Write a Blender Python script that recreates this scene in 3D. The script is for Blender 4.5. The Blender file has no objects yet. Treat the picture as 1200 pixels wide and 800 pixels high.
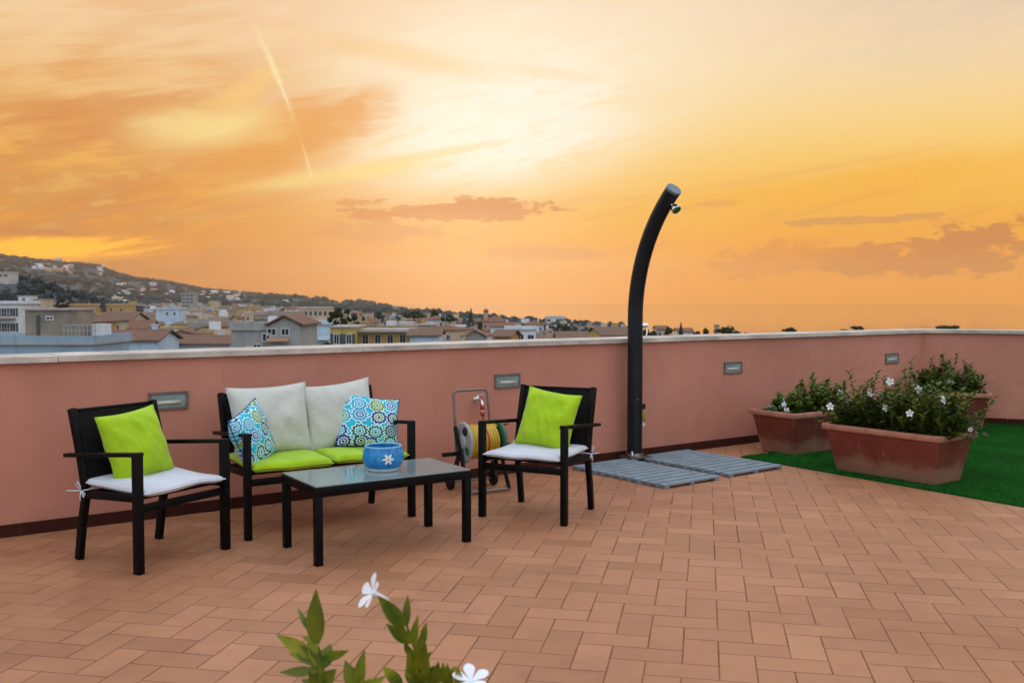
import bpy, bmesh, math, random
from mathutils import Vector, Matrix, Euler, noise
R = math.radians
rnd = random.Random(7)
sc = bpy.context.scene
col = sc.collection

# ------------------------------------------------------------------ camera
F, EYE, HOR = 1120.0, 1.40, 353.0            # focal length in photo pixels, eye height, horizon row
PITCH = math.atan((400 - HOR) / F)
cam = bpy.data.cameras.new('camera'); cam.sensor_width = 36; cam.lens = F / 1200 * 36
cam.clip_start = 0.05; cam.clip_end = 60000
cam.dof.use_dof = True; cam.dof.focus_distance = 6.3; cam.dof.aperture_fstop = 5.0
camo = bpy.data.objects.new('camera', cam); col.objects.link(camo)
camo.location = (0, 0, EYE); camo.rotation_euler = (R(90) - PITCH, 0, 0)
sc.camera = camo

def srgb(r, g, b):
    f = lambda c: (c / 255 / 12.92) if c <= 10.3 else ((c / 255 + 0.055) / 1.055) ** 2.4
    return (f(r), f(g), f(b), 1)
def ray(x, y):
    u = (x - 600) / F; v = (400 - y) / F
    return Vector((u, math.cos(PITCH) + v * math.sin(PITCH), -math.sin(PITCH) + v * math.cos(PITCH)))
def at_depth(x, y, Y):
    d = ray(x, y); return Vector((0, 0, EYE)) + d * (Y / d.y)
def azel(x, y):
    d = ray(x, y).normalized(); return math.degrees(math.atan2(d.x, d.y)), math.degrees(math.asin(d.z))

class NT:
    """small helper to write shader node graphs"""
    def __init__(s, tree): s.t = tree; s.n = tree.nodes; s.l = tree.links
    def new(s, typ, **kw):
        n = s.n.new(typ)
        for k, v in kw.items(): setattr(n, k, v)
        return n
    def put(s, sock, v):
        if hasattr(v, 'is_output'): s.l.new(v, sock)
        elif v is not None:
            if sock.type == 'RGBA' and len(v) == 3: v = (*v, 1)
            sock.default_value = v
    def m(s, op, a, b=None, c=None):
        n = s.new('ShaderNodeMath', operation=op)
        for i, v in enumerate((a, b, c)):
            if v is not None: s.put(n.inputs[i], v)
        return n.outputs[0]
    def add(s, a, b): return s.m('ADD', a, b)
    def mul(s, a, b): return s.m('MULTIPLY', a, b)
    def sub(s, a, b): return s.m('SUBTRACT', a, b)
    def step(s, x, a, b, lo=0.0, hi=1.0):
        n = s.new('ShaderNodeMapRange', interpolation_type='SMOOTHSTEP')
        s.put(n.inputs[0], x)
        if a > b: a, b, lo, hi = b, a, hi, lo
        for i, v in zip((1, 2, 3, 4), (a, b, lo, hi)): n.inputs[i].default_value = v
        return n.outputs[0]
    def gauss(s, a, ca, wa, e, ce, we, tilt=0):
        da = s.sub(a, ca); de = s.sub(e, ce)
        c, q = math.cos(R(tilt)), math.sin(R(tilt))
        u = s.add(s.mul(da, c / wa), s.mul(de, q / wa)); v = s.add(s.mul(de, c / we), s.mul(da, -q / we))
        return s.m('POWER', 2.718, s.mul(s.add(s.mul(u, u), s.mul(v, v)), -1.0))
    def mix(s, f, a, b, mode='MIX'):
        n = s.new('ShaderNodeMix', data_type='RGBA', blend_type=mode)
        s.put(n.inputs[0], f); s.put(n.inputs[6], a); s.put(n.inputs[7], b)
        return n.outputs[2]
    def ramp(s, f, stops, interp='LINEAR'):
        n = s.new('ShaderNodeValToRGB'); n.color_ramp.interpolation = interp
        e = n.color_ramp.elements
        while len(e) < len(stops): e.new(0.5)
        for k, (p, c) in zip(e, stops): k.position = p; k.color = (*c[:3], 1)
        s.put(n.inputs[0], f); return n.outputs[0]
    def vec(s, x, y, z=0.0):
        n = s.new('ShaderNodeCombineXYZ')
        for i, v in enumerate((x, y, z)): s.put(n.inputs[i], v)
        return n.outputs[0]
    def sep(s, v):
        n = s.new('ShaderNodeSeparateXYZ'); s.put(n.inputs[0], v); return n.outputs
    def noise(s, v, scale, detail=4, rough=0.5, dist=0.0):
        n = s.new('ShaderNodeTexNoise'); s.put(n.inputs['Vector'], v)
        for k, x in (('Scale', scale), ('Detail', detail), ('Roughness', rough), ('Distortion', dist)): n.inputs[k].default_value = x
        return n.outputs[0]

# ------------------------------------------------------------------ sky
SUN_AZ, SUN_EL = azel(545, 150)
world = bpy.data.worlds.new('World'); sc.world = world; world.use_nodes = True
w = NT(world.node_tree); w.n.clear()
tc = w.new('ShaderNodeTexCoord')
dx, dy, dz = w.sep(tc.outputs['Generated'])
az = w.mul(w.m('ARCTAN2', dx, dy), 57.2958)
el = w.mul(w.m('ARCSINE', w.m('MINIMUM', w.m('MAXIMUM', dz, -1.0), 1.0)), 57.2958)
nish = w.new('ShaderNodeTexSky', sky_type='NISHITA', sun_disc=False)
nish.sun_elevation = R(SUN_EL); nish.sun_rotation = R(SUN_AZ); nish.air_density = 1.2; nish.dust_density = 1.5
clear = w.mix(1.0, nish.outputs[0], (0.055, 0.055, 0.055), 'MULTIPLY')
pale = w.ramp(w.m('DIVIDE', el, 90.0), [(0, srgb(196, 196, 206)), (0.25, srgb(192, 200, 216)), (1, srgb(172, 186, 212))])
back = w.mix(1.0, w.mix(0.72, clear, pale), w.mix(w.step(el, 5, 75), (1.50, 1.44, 1.36), (2.45, 2.34, 2.20)), 'MULTIPLY')
fr = w.ramp(w.m('DIVIDE', el, 40.0), [(0.0, srgb(255, 160, 8)), (0.05, srgb(255, 166, 20)), (0.10, srgb(255, 176, 38)), (0.15, srgb(255, 190, 64)), (0.20, srgb(255, 204, 102)),
     (0.26, srgb(255, 217, 142)), (0.34, srgb(255, 225, 174)), (0.44, srgb(252, 223, 188)), (0.58, srgb(240, 214, 190)), (1.0, srgb(205, 202, 208))])
# long cirrus streaks, fanning up to the side of the sea
def streak(t, su, sv, sc_, det, dist=0.6, off=0.0, rg=0.55):
    c, q = math.cos(R(t)), math.sin(R(t))
    u = w.add(w.mul(az, c * su), w.mul(el, q * su)); v = w.add(w.mul(el, c * sv), w.mul(az, -q * sv))
    return w.noise(w.vec(u, v, off), sc_, det, rg, dist)
st1 = streak(11, 0.05, 0.22, 1.0, 4, 0.9, 3.1)
st2 = streak(15, 0.11, 0.60, 1.0, 5, 0.7, 8.0, 0.62)
st3 = streak(10, 0.20, 1.7, 1.0, 4, 0.5, 1.7, 0.65)
puff = w.noise(w.vec(w.mul(az, 0.62), w.mul(el, 1.35), 4.0), 1.0, 6, 0.66, 0.25)
rag = w.add(w.add(w.mul(st2, 0.50), w.mul(st3, 0.27)), w.mul(puff, 0.23))
def patch(px, py, wa, we, lo_, hi_, k, colour, tilt=0, gain=0.5, field=None):
    """a torn sheet of cloud (or a gap in it) about one direction"""
    global c_
    a_, e_ = azel(px, py); g = w.gauss(az, a_, wa, el, e_, we, tilt)
    mk = w.step(w.add(w.mul(g, gain), field or rag), lo_, hi_)
    c_ = w.mix(w.mul(w.mul(mk, w.step(g, 0.0, 0.5)), k), c_, colour)
# warm, duller cloud bank to the landward side
land = w.mul(w.step(az, 0, -21), w.step(el, 25, 8))
bank = w.mul(land, w.step(w.add(st1, w.mul(w.sub(st3, 0.5), 0.5)), 0.34, 0.60, 0.45, 1.0))
c_ = w.mix(bank, fr, w.mix(w.step(el, 5, 17), srgb(232, 146, 50), srgb(230, 160, 80)))
c_ = w.mix(w.mul(w.mul(w.step(az, -11, -26), w.step(el, 15, 5)), w.mul(w.step(rag, 0.42, 0.58), 0.7)), c_, srgb(204, 122, 72))
# glow of the hidden sun, broken by the streaks
g1 = w.gauss(az, azel(575, 115)[0], 11.0, el, azel(575, 115)[1], 4.6, 8)
g2 = w.gauss(az, azel(600, 165)[0], 6.5, el, azel(600, 165)[1], 2.3, 10)
glow = w.m('MINIMUM', w.add(w.mul(g1, w.step(rag, 0.36, 0.60, 0.45, 1.0)), w.mul(g2, w.step(rag, 0.36, 0.56, 0.35, 0.95))), 1.0)
c_ = w.mix(w.mul(glow, 0.95), c_, srgb(255, 249, 230))
# yellow gaps, torn orange sheets
opn = w.mul(w.mul(w.step(rag, 0.50, 0.62), w.step(el, 15, 6)), w.mul(w.step(el, 2.0, 5.0), w.step(az, 30, 2, 0.1, 1.0)))
c_ = w.mix(w.mul(opn, 0.55), c_, srgb(255, 210, 105))
patch(345, 160, 7.0, 2.2, 0.60, 0.96, 0.85, srgb(236, 156, 52), 22)
patch(130, 140, 7.0, 1.6, 0.62, 0.98, 0.7, srgb(218, 136, 66), 10)
patch(235, 148, 5.2, 1.4, 0.58, 1.12, 0.95, srgb(255, 226, 148), 4)
patch(290, 105, 4.0, 1.3, 0.74, 1.0, 0.7, srgb(255, 206, 118), 30)
patch(400, 205, 8.5, 0.70, 0.62, 1.06, 0.85, srgb(255, 222, 132), 9)
patch(520, 178, 6.0, 0.45, 0.76, 0.96, 0.5, srgb(255, 214, 128), 10)
patch(470, 66, 8.0, 0.95, 0.62, 1.06, 0.55, srgb(250, 200, 124), -9)
patch(640, 85, 6.0, 0.6, 0.78, 1.0, 0.4, srgb(252, 214, 152), -8)
patch(60, 290, 6.0, 0.75, 0.58, 0.90, 1.0, (1.55, 0.74, 0.0), 2, 0.5, st3)
patch(40, 272, 5.0, 0.30, 0.74, 0.92, 0.6, srgb(214, 126, 70), -2, 0.5, st3)
patch(960, 228, 20.0, 1.5, 0.70, 1.0, 0.75, srgb(255, 184, 52), 7)
patch(900, 208, 14.0, 0.35, 0.78, 0.98, 0.35, srgb(240, 170, 84), 8)
# greyer high veil to seaward
veil = w.mul(w.step(az, 6, 27), w.step(el, 9, 17))
c_ = w.mix(w.mul(veil, w.step(rag, 0.36, 0.62, 0.45, 0.8)), c_, srgb(224, 200, 176))
# dull bars and heaped cloud low over the sea
barm = w.mul(w.step(st3, 0.54, 0.66), w.mul(w.step(el, 7.2, 5.2), w.step(el, 0.8, 2.0)))
c_ = w.mix(w.mul(barm, 0.40), c_, srgb(232, 146, 66))
def heap(px, py, wa, we, th, k, colour, tilt=0): patch(px, py, wa, we, th, th + 0.09, k, colour, tilt, 0.45, puff)
heap(1120, 296, 5.4, 1.7, 0.72, 0.95, srgb(206, 122, 60), 8)
heap(1015, 304, 4.4, 1.3, 0.73, 0.9, srgb(212, 126, 58), 5)
heap(905, 304, 4.8, 1.3, 0.72, 0.8, srgb(232, 142, 52), 6)
heap(575, 244, 4.4, 0.75, 0.70, 0.95, srgb(220, 132, 46), 0)
heap(500, 250, 6.0, 0.5, 0.68, 0.85, srgb(226, 138, 52), 1)
heap(420, 237, 2.2, 0.40, 0.78, 0.8, srgb(228, 146, 66), 0)
heap(445, 272, 4.0, 0.7, 0.70, 0.7, srgb(232, 150, 74))
heap(640, 297, 4.2, 0.5, 0.68, 0.75, srgb(234, 150, 66), 1)
heap(1010, 258, 6.0, 0.30, 0.72, 0.75, srgb(216, 146, 84), 2)
heap(840, 238, 2.2, 0.25, 0.78, 0.5, srgb(226, 156, 84), 2)
# condensation trail
tx = [azel(297, 26), azel(326, 92), azel(348, 150), azel(366, 208)]
wob = w.mul(w.sub(w.noise(w.vec(az, el, 2.0), 2.4, 3), 0.5), 0.26)
def trail(p, q, wid, k0, k1):
    L = math.hypot(q[0] - p[0], q[1] - p[1]); ux, uy = (q[0] - p[0]) / L, (q[1] - p[1]) / L
    da, de = w.sub(az, p[0]), w.sub(el, p[1])
    t = w.add(w.mul(da, ux), w.mul(de, uy)); s_ = w.add(w.mul(da, -uy), w.mul(de, ux))
    s_ = w.add(s_, wob)
    prof = w.m('POWER', 2.718, w.mul(w.mul(s_, s_), -1.0 / wid ** 2))
    return w.mul(prof, w.mul(w.mul(w.step(t, -0.15, 0.15), w.step(t, L + 0.15, L - 0.15)), w.step(t, 0, L, k0, k1)))
tr = w.add(w.add(trail(tx[0], tx[1], 0.17, 0.25, 0.9), trail(tx[1], tx[2], 0.12, 0.9, 0.15)), trail(tx[2], tx[3], 0.08, 0.12, 0.6))
c_ = w.mix(w.m('MINIMUM', w.mul(tr, w.step(puff, 0.34, 0.58, 0.55, 1.1)), 1.0), c_, srgb(255, 236, 176))
front = w.mul(w.step(w.m('ABSOLUTE', w.sub(az, SUN_AZ)), 115, 40), w.step(el, 58, 20))
skyc = w.mix(front, back, w.mix(1.0, c_, w.mix(w.step(el, 5.5, 0.5), (0.655, 0.65, 0.65), (0.74, 0.70, 0.30)), 'MULTIPLY'))
bg = w.new('ShaderNodeBackground'); w.put(bg.inputs[0], skyc); bg.inputs[1].default_value = 1.0
w.l.new(bg.outputs[0], w.new('ShaderNodeOutputWorld').inputs[0])

# ------------------------------------------------------------------ sun, veiled by cloud
sl = bpy.data.lights.new('sun', 'SUN'); sl.energy = 0.07; sl.angle = R(13); sl.color = (1.0, 0.80, 0.56)
so = bpy.data.objects.new('sun', sl); col.objects.link(so)
sd = Vector((math.sin(R(SUN_AZ)) * math.cos(R(SUN_EL)), math.cos(R(SUN_AZ)) * math.cos(R(SUN_EL)), math.sin(R(SUN_EL))))
so.rotation_euler = sd.to_track_quat('Z', 'Y').to_euler()
sc.view_settings.view_transform = 'Standard'; sc.view_settings.look = 'None'
sc.view_settings.exposure = 0.6; sc.view_settings.gamma = 1.0
sc.render.engine = 'CYCLES'
sc.cycles.use_denoising = True; sc.cycles.use_adaptive_sampling = True; sc.cycles.adaptive_threshold = 0.02
world.cycles.sampling_method = "MANUAL"; world.cycles.sample_map_resolution = 512
sc.cycles.max_bounces = 8; sc.cycles.volume_bounces = 3; sc.cycles.transparent_max_bounces = 12
sc.cycles.sample_clamp_indirect = 6.0

# ------------------------------------------------------------------ materials
MATS = {}
def material(name, colour, rough=0.6, var=0.0, scale=8.0, bump=0.0, bscale=60.0, metallic=0.0, spec=0.5, **kw):
    """plain surface with cloudy colour variation and fine relief"""
    if name in MATS: return MATS[name]
    m = bpy.data.materials.new(name); m.use_nodes = True
    t = NT(m.node_tree); b = t.n['Principled BSDF']
    co = t.new('ShaderNodeTexCoord').outputs['Object']
    c = tuple(colour[:3])
    if var:
        nz = t.noise(co, scale, 6, 0.6)
        lo_ = tuple(x * (1 - var) for x in c); hi_ = tuple(min(1, x * (1 + var)) for x in c)
        t.put(b.inputs['Base Color'], t.ramp(nz, [(0.3, lo_), (0.7, hi_)]))
    else: t.put(b.inputs['Base Color'], c)
    b.inputs['Roughness'].default_value = rough; b.inputs['Metallic'].default_value = metallic
    b.inputs['Specular IOR Level'].default_value = spec
    if bump:
        bn = t.new('ShaderNodeBump'); bn.inputs['Strength'].default_value = bump; bn.inputs['Distance'].default_value = 0.01
        t.put(bn.inputs['Height'], t.noise(co, bscale, 4)); t.put(b.inputs['Normal'], bn.outputs[0])
    for k, v in kw.items(): t.put(b.inputs[k.replace('_', ' ')], v)
    MATS[name] = m; return m
def nodes(name):
    m = bpy.data.materials.new(name); m.use_nodes = True
    t = NT(m.node_tree); MATS[name] = m
    return m, t, t.n['Principled BSDF'], t.new('ShaderNodeTexCoord')
def bump(t, b, h, strength, dist=0.01):
    n = t.new('ShaderNodeBump'); n.inputs['Strength'].default_value = strength; n.inputs['Distance'].default_value = dist
    t.put(n.inputs['Height'], h); t.put(b.inputs['Normal'], n.outputs[0])

# terracotta paving: one tint per tile, blotches, pale lime bloom
m, t, b, tc_ = nodes('tile')
at = t.new('ShaderNodeAttribute', attribute_name='tint').outputs['Fac']
geo = t.new('ShaderNodeNewGeometry').outputs['Position']
c = t.ramp(at, [(0, (0.340, 0.146, 0.066)), (0.5, (0.400, 0.176, 0.081)), (1, (0.465, 0.208, 0.099))])
c = t.mix(t.mul(t.step(t.noise(geo, 0.8, 6, 0.65), 0.42, 0.70), 0.6), c, (0.275, 0.110, 0.050))
c = t.mix(t.mul(t.step(t.noise(geo, 2.3, 6, 0.7, 0.8), 0.56, 0.72), 0.45), c, (0.235, 0.10, 0.053))
c = t.mix(t.mul(t.step(t.noise(geo, 9, 6, 0.7), 0.52, 0.8), 0.45), c, (0.48, 0.25, 0.145))
c = t.mix(t.mul(t.step(t.noise(geo, 26, 5, 0.75), 0.66, 0.74), 0.4), c, (0.50, 0.36, 0.28))
c = t.mix(t.mul(t.step(t.noise(geo, 140, 3, 0.7), 0.58, 0.8), 0.3), c, (0.28, 0.11, 0.06))
t.put(b.inputs['Base Color'], c)
t.put(b.inputs['Roughness'], t.ramp(t.noise(geo, 5, 4), [(0.3, (0.40,) * 3), (0.7, (0.58,) * 3)]))
b.inputs['Specular IOR Level'].default_value = 0.38
bump(t, b, t.noise(geo, 120, 4), 0.12, 0.004)
# pink stucco
m, t, b, tc_ = nodes('stucco')
geo = t.new('ShaderNodeNewGeometry').outputs['Position']
gx, gy, gz = t.sep(geo)
c = t.ramp(t.noise(geo, 0.9, 6, 0.6), [(0.3, (0.44, 0.178, 0.115)), (0.7, (0.59, 0.248, 0.165))])
drip = t.noise(t.vec(t.mul(t.add(gx, t.mul(gy, 0.7)), 7.0), gz, 0.0), 1.0, 5, 0.6)
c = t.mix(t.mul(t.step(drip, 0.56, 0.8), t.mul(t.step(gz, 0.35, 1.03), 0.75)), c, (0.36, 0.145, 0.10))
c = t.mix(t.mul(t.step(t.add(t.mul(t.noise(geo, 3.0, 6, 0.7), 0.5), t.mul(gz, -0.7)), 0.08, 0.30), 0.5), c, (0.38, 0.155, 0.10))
vc = t.new('ShaderNodeTexVoronoi', feature='DISTANCE_TO_EDGE'); vc.inputs['Scale'].default_value = 0.8
warp = t.new('ShaderNodeVectorMath', operation='ADD'); t.put(warp.inputs[0], geo); wn_ = t.new('ShaderNodeTexNoise'); wn_.inputs['Scale'].default_value = 2.5; wn_.inputs['Detail'].default_value = 6; t.put(wn_.inputs['Vector'], geo); t.put(warp.inputs[1], wn_.outputs['Color']); t.put(vc.inputs['Vector'], warp.outputs[0])
c = t.mix(t.mul(t.step(vc.outputs[0], 0.004, 0.0), t.mul(t.step(t.noise(geo, 0.7, 2), 0.5, 0.6), 0.5)), c, (0.28, 0.11, 0.08))
c = t.mix(t.mul(t.step(t.noise(geo, 4.5, 6, 0.65), 0.54, 0.75), 0.22), c, (0.66, 0.30, 0.22))
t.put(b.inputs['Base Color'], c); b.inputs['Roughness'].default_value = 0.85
bump(t, b, t.add(t.noise(geo, 45, 5), t.mul(t.noise(geo, 4, 3), 2.0)), 0.25, 0.006)
# weathered terracotta planter
m, t, b, tc_ = nodes('planter')
ob = tc_.outputs['Object']; ox, oy, oz = t.sep(ob)
c = t.ramp(t.noise(ob, 4, 5), [(0.3, (0.165, 0.030, 0.017)), (0.7, (0.235, 0.052, 0.029))])
bl = t.add(t.step(oz, 0.24, 0.02), t.mul(t.sub(t.noise(ob, 7, 6, 0.65), 0.5), 1.6))
c = t.mix(t.mul(t.step(bl, 0.25, 0.95), 0.75), c, (0.37, 0.19, 0.12))
run = t.noise(t.vec(t.mul(ox, 30), t.mul(oy, 30), t.mul(oz, 3.0)), 1.0, 4, 0.6)
c = t.mix(t.mul(t.step(run, 0.58, 0.75), 0.4), c, (0.44, 0.26, 0.19))
t.put(b.inputs['Base Color'], c); b.inputs['Roughness'].default_value = 0.75
bump(t, b, t.noise(ob, 50, 4), 0.2, 0.005)
material('planter_rim', (0.36, 0.145, 0.085), 0.75, 0.25, 9, 0.2, 50)
# patterned cushion print
m, t, b, tc_ = nodes('flower_print')
uv = tc_.outputs['UV']
vo = t.new('ShaderNodeTexVoronoi', voronoi_dimensions='2D'); vo.inputs['Scale'].default_value = 3.9; vo.inputs['Randomness'].default_value = 0.45
t.put(vo.inputs['Vector'], uv)
sx_, sy_, _ = t.sep(uv); px_, py_, _ = t.sep(vo.outputs['Position'])
ang = t.m('ARCTAN2', t.sub(sy_, py_), t.sub(sx_, px_))
dd = t.mul(vo.outputs['Distance'], t.add(1.0, t.mul(t.m('COSINE', t.mul(ang, 11.0)), 0.10)))
cr, cg, cb = t.sep(vo.outputs['Color'])
pal = [(0.0, srgb(15, 70, 150)), (0.2, srgb(10, 120, 125)), (0.4, srgb(35, 165, 195)), (0.55, srgb(20, 105, 80)), (0.7, srgb(110, 150, 40)), (0.85, srgb(12, 50, 120))]
pal2 = [(0.0, srgb(40, 170, 200)), (0.25, srgb(120, 165, 50)), (0.5, srgb(15, 60, 130)), (0.7, srgb(20, 110, 90)), (0.85, srgb(90, 190, 215))]
ca, cb_ = t.ramp(cr, pal, 'CONSTANT'), t.ramp(cg, pal2, 'CONSTANT')
WH = srgb(232, 244, 244)
c = t.mix(t.step(dd, 0.53, 0.54), t.mix(t.step(dd, 0.46, 0.47), ca, WH), srgb(40, 180, 205))
c = t.mix(t.step(dd, 0.31, 0.30), c, WH); c = t.mix(t.step(dd, 0.255, 0.245), c, cb_)
c = t.mix(t.step(dd, 0.15, 0.14), c, WH); c = t.mix(t.step(dd, 0.10, 0.09), c, ca)
t.put(b.inputs['Base Color'], c); b.inputs['Roughness'].default_value = 0.85
bump(t, b, t.noise(uv, 220, 2), 0.1, 0.002)
# glazed flowerpot: blue with a painted white flower
m, t, b, tc_ = nodes('pot_glaze')
ob = tc_.outputs['Object']; ox, oy, oz = t.sep(ob)
c = t.ramp(t.noise(ob, 30, 5, 0.65), [(0.3, srgb(8, 92, 165)), (0.7, srgb(40, 150, 208))])
FA = R(-68); fx = t.mul(t.sub(t.m('ARCTAN2', oy, ox), FA), 0.118); fz = t.sub(oz, 0.082)
rr = t.m('SQRT', t.add(t.mul(fx, fx), t.mul(fz, fz))); an = t.m('ARCTAN2', fz, fx)
pet = t.add(0.024, t.mul(t.m('COSINE', t.mul(an, 6.0)), 0.010))
side = t.step(t.m('ABSOLUTE', fx), 0.06, 0.05)
c = t.mix(t.mul(side, t.step(t.sub(rr, pet), 0.002, -0.001)), c, srgb(226, 230, 228))
c = t.mix(t.mul(side, t.step(rr, 0.009, 0.007)), c, srgb(190, 175, 120))
gx2 = t.add(fx, 0.05); lf = t.m('SQRT', t.add(t.mul(gx2, gx2), t.mul(fz, fz)))
c = t.mix(t.mul(t.step(lf, 0.022, 0.010), t.step(t.noise(ob, 90, 2), 0.48, 0.56)), c, srgb(95, 170, 190))
c = t.mix(t.step(oz, 0.022, 0.018), c, srgb(205, 222, 230)); c = t.mix(t.step(oz, 0.143, 0.147), c, srgb(120, 180, 215))
t.put(b.inputs['Base Color'], c); b.inputs['Roughness'].default_value = 0.22
# cloths
def cloth(name, colour, var=0.12):
    m, t, b, tc_ = nodes(name); uv = tc_.outputs['Object']
    c = t.ramp(t.noise(uv, 6, 5), [(0.3, tuple(x * (1 - var) for x in colour[:3])), (0.7, tuple(min(1, x * (1 + var)) for x in colour[:3]))])
    t.put(b.inputs['Base Color'], c); b.inputs['Roughness'].default_value = 0.9; b.inputs['Specular IOR Level'].default_value = 0.2
    b.inputs['Sheen Weight'].default_value = 0.15
    bump(t, b, t.add(t.mul(t.noise(uv, 500, 2), 0.12), t.add(t.noise(uv, 7, 3, 0.5, 1.8), t.mul(t.noise(uv, 18, 2, 0.5, 1.0), 0.35))), 0.55, 0.022)
    return m
cloth('lime_cloth', (0.36, 0.56, 0.012)); cloth('beige_cloth', (0.55, 0.55, 0.475), 0.03); cloth('white_cloth', (0.62, 0.63, 0.66), 0.06)
material('black_metal', (0.003, 0.003, 0.0035), 0.42, 0.3, 20, 0.05, 200, 0, 0.12)
# woven sling
m, t, b, tc_ = nodes('black_mesh')
wv = t.new('ShaderNodeTexWave'); wv.inputs['Scale'].default_value = 120; t.put(wv.inputs['Vector'], tc_.outputs['Object'])
t.put(b.inputs['Base Color'], t.mix(wv.outputs[1], (0.003, 0.0025, 0.003), (0.007, 0.006, 0.0065))); b.inputs['Roughness'].default_value = 0.7; b.inputs['Specular IOR Level'].default_value = 0.15
bump(t, b, wv.outputs[1], 0.3, 0.002)
material('table_glass', (0.26, 0.33, 0.31), 0.10, 0.08, 5, 0.0, 1, 0, 0.6, Transmission_Weight=0.25)
material('chrome', (0.75, 0.76, 0.78), 0.18, 0, 1, 0, 1, 1.0)
material('steel', (0.20, 0.185, 0.17), 0.4, 0.2, 10, 0, 1, 1.0)
material('shower_black', (0.006, 0.009, 0.012), 0.36, 0.25, 6, 0.04, 80, 0, 0.3)
material('shower_cap', (0.10, 0.15, 0.18), 0.35, 0.1)
material('deck_wood', (0.195, 0.24, 0.26), 0.8, 0.2, 9, 0.3, 40)
material('skirting', (0.050, 0.012, 0.007), 0.75, 0.3, 5, 0.1, 40, 0, 0.15)
material('grout', (0.205, 0.092, 0.050), 0.95, 0.45, 2.5, 0, 1, 0, 0.2)
material('coping', (0.50, 0.44, 0.365), 0.75, 0.35, 3.5, 0.25, 40)
material('lamp_frame', (0.16, 0.12, 0.10), 0.5, 0.3, 30)
material('lamp_glass', (0.24, 0.30, 0.28), 0.12, 0.3, 14, 0, 1, 0, 0.6)
material('lamp_tube', (0.55, 0.52, 0.40), 0.35)
material('soil', (0.035, 0.020, 0.014), 0.95, 0.5, 30, 0.8, 60)
material('petal', (0.82, 0.82, 0.84), 0.6, Subsurface_Weight=0.1)
material('petal_eye', (0.62, 0.56, 0.16), 0.7)
material('stem', (0.085, 0.11, 0.022), 0.7, 0.3, 20)
def leafmat(name, a, b_, scale=3.0):
    m, t, b, tc_ = nodes(name)
    geo = t.new('ShaderNodeNewGeometry')
    rp = t.ramp(t.noise(geo.outputs['Position'], scale, 3), [(0.32, a), (0.68, b_)])
    t.put(b.inputs['Base Color'], rp); b.inputs['Roughness'].default_value = 0.5; b.inputs['Specular IOR Level'].default_value = 0.35
    tr_ = t.new('ShaderNodeBsdfTranslucent'); t.put(tr_.inputs[0], t.mix(0.5, rp, (0.10, 0.20, 0.015)))
    mx = t.new('ShaderNodeMixShader'); mx.inputs[0].default_value = 0.22
    t.l.new(b.outputs[0], mx.inputs[1]); t.l.new(tr_.outputs[0], mx.inputs[2])
    t.l.new(mx.outputs[0], t.n['Material Output'].inputs[0]); return m
leafmat('leaf', (0.024, 0.042, 0.006), (0.088, 0.118, 0.012), 14); leafmat('leaf_fresh', (0.050, 0.095, 0.006), (0.33, 0.32, 0.016), 15)
leafmat('leaf_bright', (0.060, 0.095, 0.008), (0.165, 0.185, 0.012), 12)
leafmat('leaf_tree', (0.020, 0.032, 0.014), (0.050, 0.064, 0.024), 0.5)
leafmat('leaf_pine', (0.022, 0.036, 0.020), (0.046, 0.064, 0.030), 0.4)
leafmat('leaf_dark', (0.014, 0.018, 0.014), (0.035, 0.036, 0.022), 0.5)
leafmat('turf_blade', (0.005, 0.090, 0.008), (0.016, 0.175, 0.014), 2.2)
material('turf_back', (0.004, 0.07, 0.007), 1.0, 0.3, 8, 0.5, 200, 0, 0.05)
material('bark', (0.075, 0.055, 0.042), 0.9, 0.3, 4)
material('reel_cream', (0.33, 0.37, 0.34), 0.4, 0.15, 8); material('reel_green', (0.03, 0.16, 0.08), 0.4)
material('hose_yellow', (0.55, 0.34, 0.02), 0.45, 0.15, 15); material('hose_red', (0.40, 0.035, 0.02), 0.45)
material('amber', (0.35, 0.20, 0.03), 0.3); material('plastic_black', (0.007, 0.007, 0.007), 0.5, 0, 1, 0, 1, 0, 0.25); material('plastic_white', (0.7, 0.7, 0.7), 0.4)
# town
def stucco2(name, colour, var=0.16):
    m, t, b, tc_ = nodes(name); ob = tc_.outputs['Object']; ox, oy, oz = t.sep(ob)
    c = t.ramp(t.noise(ob, 0.35, 6, 0.65), [(0.3, tuple(x * (1 - var) for x in colour)), (0.7, tuple(min(0.85, x * (1 + var)) for x in colour))])
    dr = t.noise(t.vec(t.mul(ox, 1.6), t.mul(oy, 1.6), t.mul(oz, 0.15)), 1.0, 5, 0.65)
    c = t.mix(t.mul(t.step(dr, 0.52, 0.75), 0.45), c, tuple(x * 0.5 for x in colour))
    t.put(b.inputs['Base Color'], c); b.inputs['Roughness'].default_value = 0.9; return m
stucco2('wall_white', (0.62, 0.64, 0.66)); stucco2('wall_cream', (0.50, 0.40, 0.26)); stucco2('wall_ochre', (0.46, 0.28, 0.10))
stucco2('wall_yellow', (0.48, 0.34, 0.10)); stucco2('wall_pink', (0.46, 0.26, 0.19)); stucco2('wall_grey', (0.32, 0.32, 0.29))
stucco2('wall_blue', (0.46, 0.58, 0.66)); stucco2('wall_slate', (0.27, 0.37, 0.44)); stucco2('wall_orange', (0.50, 0.23, 0.05)); stucco2('wall_concrete', (0.24, 0.205, 0.155), 0.45)
stucco2('wall_tan', (0.34, 0.26, 0.18)); stucco2('roof_flat', (0.36, 0.33, 0.30)); stucco2('wall_far', (0.52, 0.48, 0.44))
m, t, b, tc_ = nodes('roof_tiles')
ob = tc_.outputs['Object']
wv = t.new('ShaderNodeTexWave', bands_direction='X'); wv.inputs['Scale'].default_value = 1.1; wv.inputs['Distortion'].default_value = 0.5; t.put(wv.inputs['Vector'], ob)
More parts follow.
